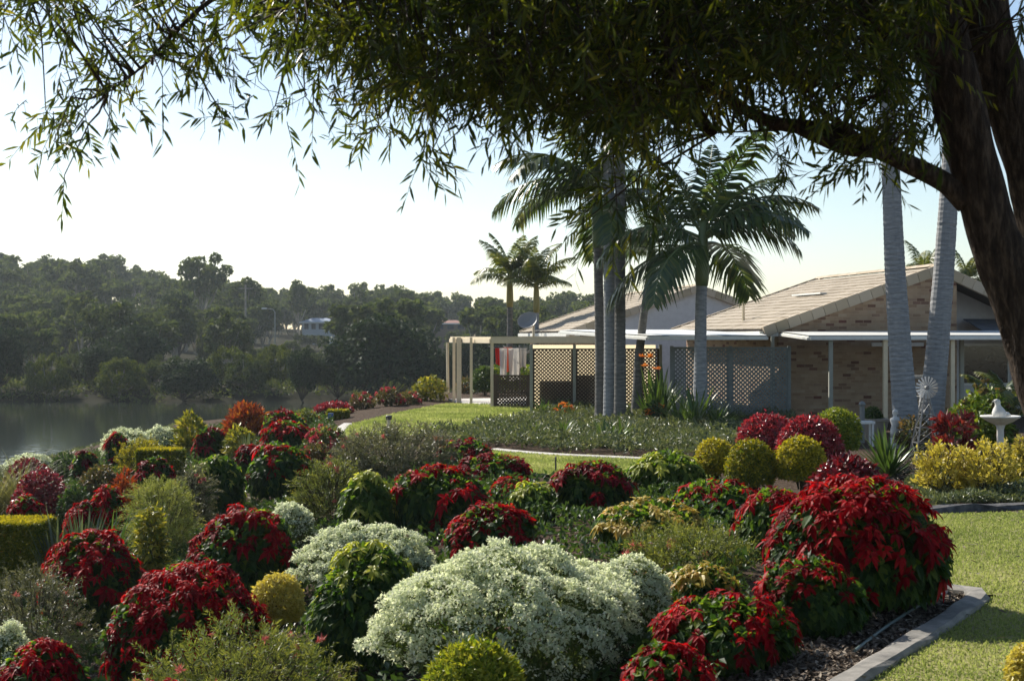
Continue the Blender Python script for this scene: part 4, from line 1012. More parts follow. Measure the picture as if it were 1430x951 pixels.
shrub('leafy', 'copper_leaf_bush', 'tall bush with bronze tips behind the bird bath', 1374, 96, 533, 27.5, mat='leaf_lime', size=.10, cover=2.4, flower='leaf_rose', nf=30, fsize=.09)
shrub('leafy', 'green_shrub', 'loose green bush at the foot of the thick palms behind the toy windmill', 1282, 74, 574, 28.5, size=.08, cover=1.6, mat='leaf_rose')
shrub('shoots', 'variegated_shrub', 'clump of upright yellow striped leaves beside the spiky rosette', 1314, 72, 622, 20.2, mat='leaf_yellow', leaf=.085, wid=.026, cover=1.0, upness=1.3, nl=12, shoot=.2, droop=.05)
shrub('shoots', 'variegated_shrub', 'wide clump of upright yellow striped leaves below the bird bath', 1380, 100, 616, 20.0, mat='leaf_yellow', leaf=.085, wid=.026, cover=1.0, upness=1.3, nl=12, shoot=.2, droop=.05)
shrub('leafy', 'yellow_shrub', 'yellow small leaved shrub beside the bird bath stem', 1428, 34, 598, 21.0, mat='leaf_yellow', size=.06, cover=2.4)
shrub('ball', 'topiary_ball', 'dark green topiary ball growing in the beige pot', 1218, 30, 568, 31.5, mat='leaf_green', size=.04)

# low ground cover that nobody could count
def cover(label, pix, n, L, hgt, mat, Wk=.3, seed=0):
    poly = H(*pix); P = np.array(poly); r = RNG(label); x0, y0 = P.min(0); x1, y1 = P.max(0)
    x = r.uniform(x0, x1, n * 3); y = r.uniform(y0, y1, n * 3); ok = inside(x, y, poly); x, y = x[ok][:n], y[ok][:n]; n = len(x)
    hh = hgt * (.55 + .3 * np.sin(x * 2.1 + np.sin(y * 1.7) * 2) * np.sin(y * 1.3 + x * .6) + .25 * np.sin(x * 5.3) * np.sin(y * 4.7))
    hh = np.maximum(hh, .2 * hgt); z = hh * r.uniform(.25, 1, n) ** .6
    B = np.stack([x, y, g(x, y) + z], -1); D = nrm(UP * .7 + rvec(r, n)); Ln = L * r.uniform(.6, 1.3, n)
    mb = MB(); mb.leaves(B, D, nrm(UP + rvec(r, n)), Ln, Ln * Wk, np.clip(r.beta(1.7, 2, n), 0, 1), droop=.15)
    tag(mb.build('ground_cover', M[mat], None), label, 'ground cover', kind='stuff')
cover('grey green ground cover filling the bed round the palms', [(580, 616), (650, 606), (705, 596), (752, 584), (790, 572), (815, 566), (905, 562), (1100, 566), (1110, 600), (1000, 640), (860, 638), (780, 634), (690, 628)], 60000, .13, .42, 'leaf_cover')
cover('low green ground cover along the dark stone edging', [(1262, 712), (1262, 690), (1300, 668), (1520, 664), (1520, 708), (1400, 708), (1312, 715)], 30000, .085, .28, 'leaf_cover')
cover('dark low leafy plants filling the gaps between the poinsettias', [(-80, 1010), (-80, 800), (120, 700), (420, 690), (470, 650), (640, 660), (760, 690), (900, 670), (1040, 700), (1060, 800), (1000, 1010)], 42000, .10, .34, 'leaf_green', .45)  # added filler leaves, dark in place of the shade between the bushes
r = RNG('lakeside grass'); n = 60000
x = r.uniform(-32, -5, n); y = r.uniform(14, 66, n); z = g(x, y); ok = (z < -1.25) & (z > -3.15); x, y, z = x[ok], y[ok], z[ok]; n = len(x)
mb = MB(); L = r.uniform(.08, .24, n); mb.leaves(np.stack([x, y, z - .02], -1), nrm(UP + .8 * rvec(r, n)), rvec(r, n), L, L * .2, np.clip(.5 + .3 * np.sin(x * 1.3) * np.sin(y * .9) + r.normal(size=n) * .2, 0, 1), droop=.3)
tag(mb.build('lakeside_grass', M['leaf_cover']), 'rough grass on the slope down to the lake edge', 'grass', kind='stuff')
cover('scruffy low plants on the lakeside slope', [(-60, 700), (60, 652), (200, 624), (300, 600), (430, 578), (470, 600), (440, 640), (300, 680), (120, 740), (-60, 800)], 26000, .12, .35, 'leaf_green')
# ------------------------------------------------------------------ palms
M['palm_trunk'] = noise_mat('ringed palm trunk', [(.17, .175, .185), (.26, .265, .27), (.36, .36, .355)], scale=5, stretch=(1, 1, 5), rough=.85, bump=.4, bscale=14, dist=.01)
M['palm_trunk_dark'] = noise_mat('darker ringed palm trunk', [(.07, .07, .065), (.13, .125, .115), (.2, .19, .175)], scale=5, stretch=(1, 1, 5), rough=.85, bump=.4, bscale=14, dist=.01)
M['crownshaft'] = noise_mat('smooth green crownshaft', [(.06, .09, .03), (.10, .135, .045), (.16, .185, .07)], scale=3, stretch=(1, 1, .3), rough=.4, bump=.05, spec=.4)
M['crownshaft_y'] = noise_mat('yellowish crownshaft', [(.16, .15, .04), (.24, .2, .06), (.3, .25, .09)], scale=3, stretch=(1, 1, .3), rough=.45, bump=.05)

def frond_mesh(seed, el, arch, L=1.0, mat='palm_leaf', nl=56, hang=.5, wl=.31, ww=.0135):
    r = RNG('frond' + str(seed)); mb = MB(); n = 26
    p = np.zeros(3); pts = [p.copy()]; e = el; T = []
    for i in range(n):
        t = i / n; e = el - arch * t ** 1.25; d = np.array([math.cos(e), .06 * math.sin(seed * 2) * t, math.sin(e)]); T.append(d); p = p + d * L / n; pts.append(p.copy())
    pts = np.array(pts); T.append(T[-1]); T = np.array(T)
    mb.tube(pts, np.linspace(.016, .002, n + 1) * L, 5, mi=1, cap=False)
    for sgn in (-1, 1):
        f = np.linspace(.1, 1, nl) + r.uniform(-.006, .006, nl); f = np.clip(f, .1, .995)
        q = np.stack([np.interp(f * n, np.arange(n + 1), pts[:, k]) for k in range(3)], -1)
        tt = nrm(np.stack([np.interp(f * n, np.arange(n + 1), T[:, k]) for k in range(3)], -1))
        S = nrm(np.cross(tt, UP)) * sgn; Nn = np.cross(S * sgn, tt)
        ln = wl * L * (np.sin(np.pi * np.clip(.18 + f * .8, 0, 1)) ** .6) * r.uniform(.85, 1.1, nl)
        D = nrm(tt * (.45 + .5 * f[:, None]) + S + UP * r.uniform(-.1, .35, nl)[:, None] - UP * .25)
        k = nl; w = ww * L
        a1 = q + D * ln[:, None] * .5 - UP * (ln * hang * .12)[:, None]; tip = q + D * ln[:, None] * .95 - UP * (ln * hang * r.uniform(.6, 1.3, nl))[:, None]
        sd = nrm(np.cross(D, Nn)) * w
        V = np.stack([q - sd * .4, q + sd * .4, a1 + sd, a1 - sd, tip], 1)
        b = np.arange(k)[:, None] * 5
        mb.add(V.reshape(-1, 3), [b + [0, 1, 2, 3], b + [3, 2, 4]], np.repeat(np.clip(r.beta(1.6, 2.2, k) + .15 * f, 0, 1), 5))
    return mb.mesh('frond', [M[mat], M['crownshaft']])

FR = {}
def fronds(mat):
    if mat not in FR:
        FR[mat] = [frond_mesh(k, *ea, mat=mat) for k, ea in enumerate([(1.3, .8), (1.05, 1.1), (.75, 1.5), (.5, 1.6), (.2, 1.5), (.9, 1.9), (.0, 1.2)])]
    return FR[mat]

def palm(label, path, Y, r0, r1, shaft_len, L, nf, mats=('palm_trunk', 'crownshaft', 'palm_leaf'), flare=1.45, ring=.11, dY=0, low=0, rots=None):
    """path: picture points of the trunk from the ground to the crownshaft foot"""
    pts = np.array([at(px, py, Y + dY * i) for i, (px, py) in enumerate(path)]); base = pts[0].copy(); zb = gz(base[0], base[1]); pts[0, 2] = zb - .05
    t = thing('palm_tree', label, 'palm', (base[0], base[1], zb), 0, 'tall palms between the house and the garden')
    P = pts - [base[0], base[1], zb]
    seg = np.r_[0, np.cumsum(np.linalg.norm(np.diff(P, axis=0), axis=1))]; H_ = seg[-1]
    n = int(H_ / ring); s0 = np.arange(n + 1) * H_ / n; s0[1:-1] += RNG(label + 'rings').uniform(-.4, .4, n - 1) * ring; s = np.repeat(s0, 2); s[1::2] = np.minimum(s[1::2] + ring * .22, H_)
    Q = np.stack([np.interp(s, seg, P[:, k]) for k in range(3)], -1)
    for _ in range(12): Q[1:-1] = (Q[:-2] + 2 * Q[1:-1] + Q[2:]) / 4
    f = s / H_; rad = r1 + (r0 - r1) * (1 - f) ** 1.1 + r0 * (flare - 1) * np.exp(-f * H_ / .55); rad = rad * np.where(np.arange(len(s)) % 2, .978, 1.012)
    rr = RNG(label); rad = rad * (1 + rr.normal(size=len(rad)) * .006)
    mb = MB(); mb.tube(Q, rad, 16); mb.build('trunk', M[mats[0]], t, smooth=False)
    d = nrm(P[-1] - P[-2]); d = nrm(d + UP * 1.0); top = P[-1] + d * shaft_len
    mb = MB(); ss = np.linspace(0, 1, 9); mb.tube(P[-1] - d * .03 + d[None] * (ss * shaft_len * 1.06)[:, None], r1 * np.interp(ss, [0, .1, .3, .7, 1], [1.1, 1.3, 1.28, 1.0, .55]), 14); mb.build('crownshaft', M[mats[1]], t, smooth=True)
    fm = fronds(mats[2])
    for k in range(nf):
        q = k / max(1, nf - 1)
        idx = [0, 1, 2, 3, 5, 4, 6][min(6, int(q * (5.2 + low)))]
        o = link('frond', fm[idx], t, top - d * (.12 + .25 * q) * shaft_len)
        o.rotation_euler = (rr.normal() * .12, rr.normal() * .08, k * 2.4 + rr.uniform(-.3, .3) if rots is None else math.radians(rots[k]))
        sc = L * rr.uniform(.88, 1.08); o.scale = (sc, sc * (1 if k % 2 else -1), sc)
    return t

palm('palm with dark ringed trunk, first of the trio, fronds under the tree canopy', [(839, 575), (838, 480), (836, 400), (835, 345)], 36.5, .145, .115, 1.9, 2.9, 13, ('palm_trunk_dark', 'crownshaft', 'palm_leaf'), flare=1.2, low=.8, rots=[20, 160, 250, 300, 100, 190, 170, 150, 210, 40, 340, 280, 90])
palm('middle grey palm trunk of the trio, rising out of the frame', [(852, 580), (852, 480), (851, 360), (850, 200), (846, -30)], 36.0, .165, .13, 1.2, 2.4, 10, flare=1.25)
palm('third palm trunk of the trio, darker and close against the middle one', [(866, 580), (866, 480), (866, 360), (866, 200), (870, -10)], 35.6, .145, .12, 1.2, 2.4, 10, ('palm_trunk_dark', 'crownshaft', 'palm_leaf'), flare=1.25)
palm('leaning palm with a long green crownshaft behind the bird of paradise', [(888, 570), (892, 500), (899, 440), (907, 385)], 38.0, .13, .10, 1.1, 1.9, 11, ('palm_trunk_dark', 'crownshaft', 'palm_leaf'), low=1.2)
palm('straight palm with wide drooping crown in front of the green lattice', [(977, 590), (978, 500), (979, 420), (980, 398)], 34.5, .17, .135, 1.5, 3.0, 14, ('palm_trunk', 'crownshaft', 'palm_leaf'), low=1.1, rots=[80, 200, 310, 20, 140, 330, 0, 190, 350, 15, 340, 230, 60, 170])
palm('thick pale palm leaning towards the gable, hung with the toy windmill shelf'.replace(', hung with the toy windmill shelf', ' beside the toy windmill'), [(1268, 600), (1258, 500), (1250, 380), (1244, 240), (1236, 60), (1230, -40)], 31.0, .275, .15, 1.3, 3.2, 10, flare=1.3)
palm('thick pale palm leaning away from the gable, behind the toy windmill', [(1296, 600), (1308, 500), (1318, 380), (1326, 260), (1335, 80), (1342, -40)], 31.4, .275, .15, 1.3, 3.2, 10, flare=1.3)
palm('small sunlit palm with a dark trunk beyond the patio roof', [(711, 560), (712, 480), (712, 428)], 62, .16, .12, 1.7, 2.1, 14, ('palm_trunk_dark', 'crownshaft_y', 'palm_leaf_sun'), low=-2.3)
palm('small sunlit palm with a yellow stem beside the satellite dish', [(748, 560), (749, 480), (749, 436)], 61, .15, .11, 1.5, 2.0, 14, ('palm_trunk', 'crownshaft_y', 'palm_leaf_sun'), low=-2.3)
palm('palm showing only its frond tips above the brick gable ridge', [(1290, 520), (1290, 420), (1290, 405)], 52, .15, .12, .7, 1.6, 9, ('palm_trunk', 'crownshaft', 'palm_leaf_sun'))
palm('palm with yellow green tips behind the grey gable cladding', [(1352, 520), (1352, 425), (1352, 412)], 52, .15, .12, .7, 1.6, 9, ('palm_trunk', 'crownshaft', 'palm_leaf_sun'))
# clumping cane palm by the awning
p = at(1392, 505, 31); t = thing('cane_palm', 'bushy yellow green cane palm under the end of the long white awning', 'palm', (p[0], 31, 0))
rr = RNG('cane')
for k in range(16):
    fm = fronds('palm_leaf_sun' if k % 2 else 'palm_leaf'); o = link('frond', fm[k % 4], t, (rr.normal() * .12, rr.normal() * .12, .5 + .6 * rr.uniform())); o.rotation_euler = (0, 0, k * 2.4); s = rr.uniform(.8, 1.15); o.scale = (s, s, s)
mb = MB()
for k in range(7): 
    a = k * .9; mb.tube([(.1 * math.cos(a), .1 * math.sin(a), 0), (.16 * math.cos(a), .16 * math.sin(a), 1.2)], [.03, .02], 6)
mb.build('canes', M['crownshaft'], t)

# ------------------------------------------------------------------ the big tree over the camera side
r = RNG('big tree'); TY = 8.6
bx, by = at(1496, 0, TY)[0], TY
big = thing('shade_tree', 'large rough barked shade tree whose willowy canopy hangs over the view', 'tree', (bx, by, gz(bx, by)))
off = np.array([bx, by, gz(bx, by)])
def path(pts): return np.array([at(x, y, Yq) for x, y, Yq in pts]) - off
def smooth_path(P, rad, n):
    t = np.linspace(0, len(P) - 1, n); Q = np.stack([np.interp(t, np.arange(len(P)), P[:, k]) for k in range(3)], -1)
    R = np.interp(t, np.arange(len(P)), rad)
    for _ in range(max(2, n // len(P))): Q[1:-1] = (Q[:-2] + 2 * Q[1:-1] + Q[2:]) / 4
    return Q, R
def bark_fn(seed, amp):
    q = RNG(seed); ph = q.uniform(0, 6.28, 8); 
    def f(a, i):
        return amp * (np.sin(3 * a + ph[0] + .05 * i) * .5 + np.abs(np.sin(4.5 * a + ph[1] + .12 * np.sin(i * .35 + ph[2]))) * 1.1 + .5 * np.sin(13 * a + ph[3] + i * .21) * np.sin(i * .5 + ph[4]) + .45 * np.sin(23 * a + i * .6))
    return f
mb = MB()
Q, R = smooth_path(path([(1560, 1060, TY), (1535, 850, TY), (1500, 640, TY), (1450, 490, TY), (1425, 416, TY), (1388, 335, TY), (1358, 220, TY), (1330, 110, TY), (1298, -20, TY), (1250, -150, TY + .1), (1150, -330, TY + .2), (1000, -480, TY + .2)]), [.34, .24, .20, .18, .165, .14, .135, .145, .155, .12, .09, .05], 110)
mb.tube(Q, R, 32, bark=bark_fn('t1', .075)); trunk_top = Q
Q2, R2 = smooth_path(path([(1515, 700, TY + .1), (1500, 520, TY + .2), (1480, 400, TY + .35), (1460, 314, TY + .4), (1431, 200, TY + .4), (1395, 100, TY + .4), (1366, 0, TY + .4), (1390, -150, TY + .4), (1440, -320, TY + .5)]), [.16, .17, .165, .155, .15, .15, .15, .12, .07], 80)
mb.tube(Q2, R2, 28, bark=bark_fn('t2', .075))
mb.build('trunk', M['bark'], big, smooth=True)
limbs = []
def limb(pts, rad, n=40, k=12, amp=.06):
    Q, R = smooth_path(path(pts), rad, n); limbs.append(Q)
    mb = MB(); mb.tube(Q, R, k, bark=bark_fn(str(pts[0]), amp)); mb.build('limb', M['bark'], big, smooth=True)
limb([(1352, 280, TY), (1322, 256, TY), (1280, 235, TY + .02), (1235, 212, TY), (1185, 192, TY), (1130, 178, TY), (1075, 172, TY - .1), (1030, 148, TY - .1), (985, 118, TY - .2), (900, 80, TY - .3), (780, 50, TY - .5)], [.085, .062, .058, .055, .05, .045, .038, .032, .026, .018, .01], 60)
limb([(1262, 225, TY + .02), (1225, 212, TY - .08), (1180, 210, TY - .12), (1135, 190, TY - .1), (1090, 170, TY)], [.05, .04, .036, .034, .025], 30)
limb([(1205, 200, TY), (1180, 176, TY - .1), (1150, 160, TY - .15), (1120, 130, TY - .2)], [.03, .022, .016, .008], 20, 8)
limb([(1245, 205, TY), (1205, 182, TY), (1180, 172, TY + .1), (1120, 180, TY + .1), (1000, 186, TY + .1)], [.02, .016, .012, .01, .004], 24, 7)
limb([(1335, 90, TY), (1270, 45, TY - .1), (1200, 5, TY - .3), (1100, -40, TY - .5), (960, -70, TY - .8), (760, -70, TY - 1), (560, -40, TY - 1.1), (430, 0, TY - 1.1)], [.13, .115, .10, .085, .065, .045, .028, .012], 60, 14)
limb([(1300, -20, TY), (1180, -110, TY + .4), (1000, -180, TY + .8), (800, -200, TY + 1.2), (600, -190, TY + 1.4), (380, -120, TY + 1.3), (200, -40, TY + 1.1)], [.11, .09, .075, .06, .045, .03, .012], 60, 12)
limb([(430, -60, TY - .3), (350, -30, TY - .4), (285, 5, TY - .4), (235, 55, TY - .45), (205, 90, TY - .45), (150, 130, TY - .45)], [.022, .018, .014, .011, .008, .004], 30, 7)
limb([(700, -150, TY + .6), (450, -110, TY + .3), (200, -60, TY), (40, -10, TY - .2)], [.03, .025, .018, .008], 30, 7)
LP = np.vstack(limbs)
bxs = [300, 330, 380, 420, 470, 520, 560, 600, 640, 700, 760, 850, 900, 960, 1010, 1060, 1120, 1180, 1230, 1270, 1300, 1330]
bys = [0, 55, 95, 125, 105, 150, 165, 185, 178, 190, 195, 220, 205, 190, 150, 120, 135, 135, 150, 120, 40, 0]
C = []
def scatter(n, fx, fy, d0=6.9, d1=10.6):
    x = r.uniform(*fx, n); y = r.uniform(*fy, n); d = r.uniform(d0, d1, n); return np.stack([x, y, d], -1)
c = scatter(6400, (300, 1330), (-60, 225)); lim = np.interp(c[:, 0], bxs, bys); edge = lim + r.normal(size=len(c)) * 14 - np.interp(c[:, 0], [300, 650, 760, 1000], [46, 44, 48, 34])
holes = np.sin(c[:, 0] * .021 + 1) * np.sin(c[:, 1] * .05 + c[:, 0] * .011) + .6 * np.sin(c[:, 0] * .05 + c[:, 2] * 2)
dens = np.clip(np.interp(c[:, 0], [300, 390, 480, 700, 900], [.22, .42, .7, .9, 1]) - .5 * (holes > .45) - .25 * (c[:, 1] > lim * .75), 0, 1)
c = c[(c[:, 1] < edge) & (r.uniform(size=len(c)) < dens) & ~((c[:, 0] > 1180) & (c[:, 1] > 40) & (r.uniform(size=len(c)) < .45))]; C.append(c)
C.append(scatter(2800, (350, 1650), (-420, -40), 6.2, 12))
n_ = 1700; yy_ = r.uniform(1.8, 6.5, n_); xx_ = r.uniform(-4.5, 8, n_); zz_ = r.uniform(4.2, 7, n_); C.append(np.stack([PW / 2 + xx_ / yy_ * FPX, HOR - (zz_ - EYE) / yy_ * FPX, yy_], -1))  # unseen rest of the crown behind the camera, added to shade ambient light
c = scatter(330, (-30, 320), (-60, 110), 7.4, 9.2); C.append(c[(c[:, 1] < 20 + .25 * np.abs(c[:, 0] - 60) + 60 * np.exp(-((c[:, 0] - 130) / 60) ** 2)) & (r.uniform(size=len(c)) < .62)])
for (x, y, sx_, sy_, n) in [(110, 150, 26, 28, 16), (75, 170, 14, 16, 4), (135, 110, 30, 30, 18), (300, 140, 10, 14, 3), (318, 155, 6, 10, 2), (225, 95, 20, 20, 8), (600, 205, 12, 12, 5), (870, 270, 30, 20, 8), (845, 250, 30, 20, 9), (830, 300, 20, 12, 3), (875, 305, 10, 14, 2), (940, 230, 30, 14, 6), (1060, 215, 6, 12, 3), (1085, 205, 12, 8, 3), (1100, 150, 25, 12, 10), (1175, 232, 14, 8, 5), (1230, 130, 28, 40, 34), (1262, 165, 24, 30, 18), (1175, 150, 16, 20, 10), (1225, 205, 20, 14, 6), (1300, 180, 10, 25, 6), (1278, 100, 22, 30, 18), (1425, 20, 10, 30, 8), (560, 175, 60, 10, 10), (420, 135, 26, 10, 8)]:
    C.append(np.stack([x + r.normal(size=n) * sx_, y + r.normal(size=n) * sy_, r.uniform(7.6, 9.0, n)], -1))
C = np.vstack(C); nc = len(C)
S0 = np.stack([(C[:, 0] - PW / 2) / FPX * C[:, 2], C[:, 2], EYE - (C[:, 1] - HOR) / FPX * C[:, 2]], -1) - off
Dt = nrm(rvec(r, nc) * [1, 1, .6] + np.array([-.25, 0, -.45])); Lt = r.uniform(.16, .36, nc)
nl = 11; idx = np.repeat(np.arange(nc), nl); f = np.tile(np.linspace(.08, 1, nl), nc); k = len(idx)
Qp = S0[idx] + Dt[idx] * (f * Lt[idx])[:, None] - UP * (.25 * Lt[idx] * f * f)[:, None]
side = nrm(np.cross(Dt[idx], rvec(r, k)))
D = nrm(Dt[idx] * .7 + side * .75 + np.array([0, 0, -.3])); L = r.uniform(.065, .12, k); tone = r.beta(1.6, 3, nc)
mb = MB(); mb.leaves(Qp, D, rvec(r, k), L, L * r.uniform(.13, .19, k), np.clip(tone[idx] * .75 + r.uniform(0, .3, k), 0, 1), 'lance', droop=.12, fold=.15)
mb.build('crown', M['bottle'], big)
mb = MB()
for q in range(nc):
    e = S0[q] + Dt[q] * Lt[q] - UP * .25 * Lt[q]
    mb.tube([S0[q], S0[q] + Dt[q] * Lt[q] * .5 - UP * .06 * Lt[q], e], [.0035, .0025, .001], 3, cap=False)
    if q % 3 == 0:
        j = np.argmin(((LP - S0[q]) ** 2).sum(1)); dist = np.linalg.norm(LP[j] - S0[q])
        if dist < 1.6:
            m_ = (LP[j] + S0[q]) / 2 + UP * .12 * dist + r.normal(size=3) * .06 * dist
            mb.tube([LP[j], m_ * .6 + LP[j] * .4 + r.normal(size=3) * .03, m_, S0[q]], [.009, .007, .005, .0035], 4, cap=False)
# bare hanging twigs
for (x, y, x2, y2) in [(270, 40, 275, 150), (330, 60, 395, 165), (395, 110, 400, 155), (470, 120, 515, 222), (500, 150, 545, 170), (618, 190, 648, 268), (1055, 190, 1052, 260), (1090, 190, 1098, 265), (290, 60, 282, 200), (345, 100, 330, 130), (200, 90, 195, 190), (310, 60, 330, 170), (230, 20, 250, 130), (255, 90, 400, 130), (180, 60, 330, 110)]:
    Yt = r.uniform(7.9, 8.6); a_, b_ = at(x, y, Yt) - off, at(x2, y2, Yt) - off
    tq = np.linspace(0, 1, 9)[:, None]; P = a_ + (b_ - a_) * tq + r.normal(size=(9, 3)) * .012; mb.tube(P, np.linspace(.0035, .0012, 9), 4, cap=False)
mb.build('twigs', M['twig'], big)

# ------------------------------------------------------------------ far bank and hill trees
def far_tree(seed, H_, W_, leaf, nclump, per, style, cmat, tmat, trunk_h, single=False):
    r = RNG('ft' + str(seed)); mb = MB(); tb = mb if single else MB()
    zc = trunk_h + (H_ - trunk_h) * .46; hz = (H_ - trunk_h) * .5 * .84; hx = W_ / 2 * .86
    d = rvec(r, nclump * 3)
    if style == 'dome': d = d[d[:, 2] > -.65]
    if style == 'gum': d = d[d[:, 2] > -.5]
    d = d[:nclump]
    q = r.uniform(.35, 1, len(d)) ** .5; c = d * q[:, None] * [hx, hx, hz] * (1 - .22 * r.uniform(size=(len(d), 1))) + [0, 0, zc]
    if style == 'gum': c[:, :2] *= (.55 + .65 * ((c[:, 2:3] - trunk_h) / (H_ - trunk_h)))
    if style == 'weep': c[:, 2] -= .3 * hz * (np.linalg.norm(d[:, :2], axis=1)) ** 2
    cr = (.30 if style == 'dome' else .215) * hx * r.uniform(.6, 1.3, len(d))
    idx = np.repeat(np.arange(len(d)), per); k = len(idx)
    o = rvec(r, k); rad = r.uniform(.45, 1, k) ** .6
    st = np.array([1, 1, .62]) if style != 'weep' else np.array([.8, .8, 1.2])
    P = c[idx] + o * (rad * cr[idx])[:, None] * st
    if style == 'weep': D = nrm(rvec(r, k) * .7 + [0, 0, -1])
    else: D = nrm(np.cross(o, rvec(r, k)) + o * .3)
    L = leaf * r.uniform(.6, 1.4, k)
    v = np.clip(r.beta(2, 2.4, k) * .8 + .25 * (r.uniform(size=len(d))[idx] - .4), 0, 1)
    mb.leaves(P, D, nrm(o + UP * .3 + rvec(r, k) * .35), L, L * (.6 if style != 'weep' else .3), v, droop=.15)
    b0 = np.array([0, 0, -.3]); fork = np.array([r.normal() * .1 * hx, r.normal() * .1 * hx, trunk_h * .9])
    rt = .028 * H_; tb.tube([b0, fork * .5 + [0.05 * hx, 0, 0], fork], [rt, rt * .8, rt * .65], 7, mi=1 if single else 0, cap=False)
    for i in np.argsort(-q)[:max(6, nclump // 3)]:
        m_ = (fork + c[i]) / 2 + [0, 0, -.08 * hz]; tb.tube([fork, m_, c[i]], [rt * .42, rt * .28, rt * .08], 4, mi=1 if single else 0, cap=False)
    if single: return mb.mesh('gum_tree', [M[cmat], M[tmat]])
    return mb.mesh('crown', M[cmat]), tb.mesh('trunk', M[tmat])

VAR = dict(
    fig=[far_tree('fig%d' % k, 8, 9, .40, 80, 110, 'dome', 'fig', 'dark_trunk', .4) for k in range(3)],
    wattle=[far_tree('wat%d' % k, 8, 7, .46, 70, 90, 'weep', 'wattle', 'pale_bark', 1.0) for k in range(2)],
    paper=[far_tree('pap%d' % k, 8, 6.5, .44, 64, 90, 'weep', 'paper', 'pale_bark', .9) for k in range(2)],
    gum=[far_tree('gum%d' % k, 8, 5.2, .36, 34, 80, 'gum', 'gum', 'pale_bark', 2.2) for k in range(3)])
NAME = dict(fig='fig_tree', wattle='wattle_tree', paper='paperbark_tree', gum='gum_tree')
cnt = {}
def bank_tree(kind, px, top, w, Y, label):
    if Y < 150: Y -= 5
    p = at(px, top, Y); z0 = gz(p[0], Y); k = cnt.get(kind, 0); cnt[kind] = k + 1
    cr, tr = VAR[kind][k % len(VAR[kind])]
    t = thing(NAME[kind], label, 'tree', (p[0], Y, z0), k * 1.7, 'trees along the far lake bank')
    wm = w / FPX * Y; base_w = dict(fig=9, wattle=7, paper=6.5, gum=5.2)[kind]
    t.scale = (wm / base_w, wm / base_w, max(.3, (p[2] - z0) / 8))
    link('crown', cr, t); link('trunk', tr, t)
for a in [
    ('fig', 0, 447, 80, 128, 'dark fig tree standing on the far bank at the picture edge'),
    ('wattle', 68, 486, 78, 126, 'yellow green weeping tree with a white forked trunk beside the edge fig'),
    ('paper', 112, 478, 86, 134, 'olive tree behind the yellow green weeping tree with the white trunk'),
    ('fig', 150, 470, 84, 131, 'dark round tree between two weeping trees on the far bank'),
    ('fig', 188, 440, 96, 142, 'broad dark fig rising above the bank trees below the hill track'),
    ('wattle', 168, 490, 92, 126, 'spreading weeping tree with several pale trunks above the water'),
    ('paper', 226, 480, 80, 131, 'olive drooping tree beside the one with several pale trunks'),
    ('fig', 262, 494, 92, 124, 'dark tree whose skirt hangs down to the water'),
    ('wattle', 318, 476, 92, 130, 'yellow green tree above the shaded footpath'),
    ('paper', 345, 486, 78, 127, 'olive weeping tree with branches trailing over the sloping bank'),
    ('wattle', 388, 472, 76, 134, 'bright yellow green tree above the sloping bank'),
    ('fig', 424, 476, 52, 122, 'narrow dark tree between the bright tree and the big dark fig'),
    ('fig', 468, 480, 66, 123, 'dark fig leaning against the giant fig'),
    ('fig', 536, 426, 176, 121, 'giant dark fig tree, by far the widest crown on the bank'),
    ('fig', 608, 474, 76, 124, 'dark fig on the house side of the giant fig'),
    ('fig', 655, 462, 70, 128, 'dark tree seen behind the patio roof posts'),
    ('fig', 700, 455, 90, 126, 'dark tree behind the washing and the small sunlit palms'),
    ('fig', 770, 445, 90, 130, 'dark tree showing above the far villa roof'),
    ('wattle', 334, 437, 50, 165, 'rounded bright green tree below the street lamp'),
    ('fig', 84, 417, 42, 178, 'dark upright tree on the hillside above the weeping trees'),
    ('wattle', 112, 430, 40, 172, 'light green tree beside the dark upright hillside tree'),
    ('fig', 246, 396, 58, 196, 'tall dark tree in front of the tallest gum'),
    ('paper', 205, 424, 64, 180, 'olive tree on the slope before the tall dark tree'),
    ('paper', 292, 430, 50, 178, 'brownish olive tree beside the rounded bright green tree'),
    ('gum', 282, 339, 92, 232, 'tallest gum tree, standing clear above the hill'),
    ('gum', 344, 375, 66, 236, 'second tall gum with a broad airy top on the skyline'),
    ('gum', 418, 384, 52, 262, 'thin airy gum against the sky above the blue roofed house'),
    ('paper', 640, 470, 70, 150, 'olive tree below the red roof'),
]: bank_tree(*a)
# the wooded hill: each tree its own object
HT = [far_tree('hill%d' % k, 10, 7.5, .62, 26, 75, 'gum' if k % 3 else 'dome', ('gum', 'gum', 'paper', 'gum', 'gum', 'paper')[k], 'pale_bark', 1.1, single=True) for k in range(6)]
r = RNG('hill trees'); placed = []
for Y, n in ((158, 14), (176, 18), (198, 24), (225, 28), (255, 32), (290, 36), (330, 40), (372, 42), (420, 40)):
    for q in range(n):
        px = -50 + (q + r.uniform(-.3, .5)) * 930 / n; x = (px - PW / 2) / FPX * Y; yy = Y + r.uniform(-9, 9)
        hgt = r.uniform(6.5, 10.5) if Y < 240 else r.uniform(8, 13)
        if Y < 200 and 350 < px < 500: hgt = r.uniform(2.4, 3.8)
        if 200 < Y < 266 and 405 < px < 490: hgt = r.uniform(2.4, 3.4)
        if Y < 300 and 595 < px < 665: hgt = min(hgt, 4)
        o = link('gum_tree', HT[int(r.integers(0, 6))], None, (x, yy, gz(x, yy)), r.uniform(0, 6.28)); s = hgt / 10
        o.scale = (s * r.uniform(.85, 1.35), s * r.uniform(.85, 1.35), s)
        tag(o, 'grey green gum tree among the trees covering the far hillside', 'tree', 'gum trees covering the far hillside')

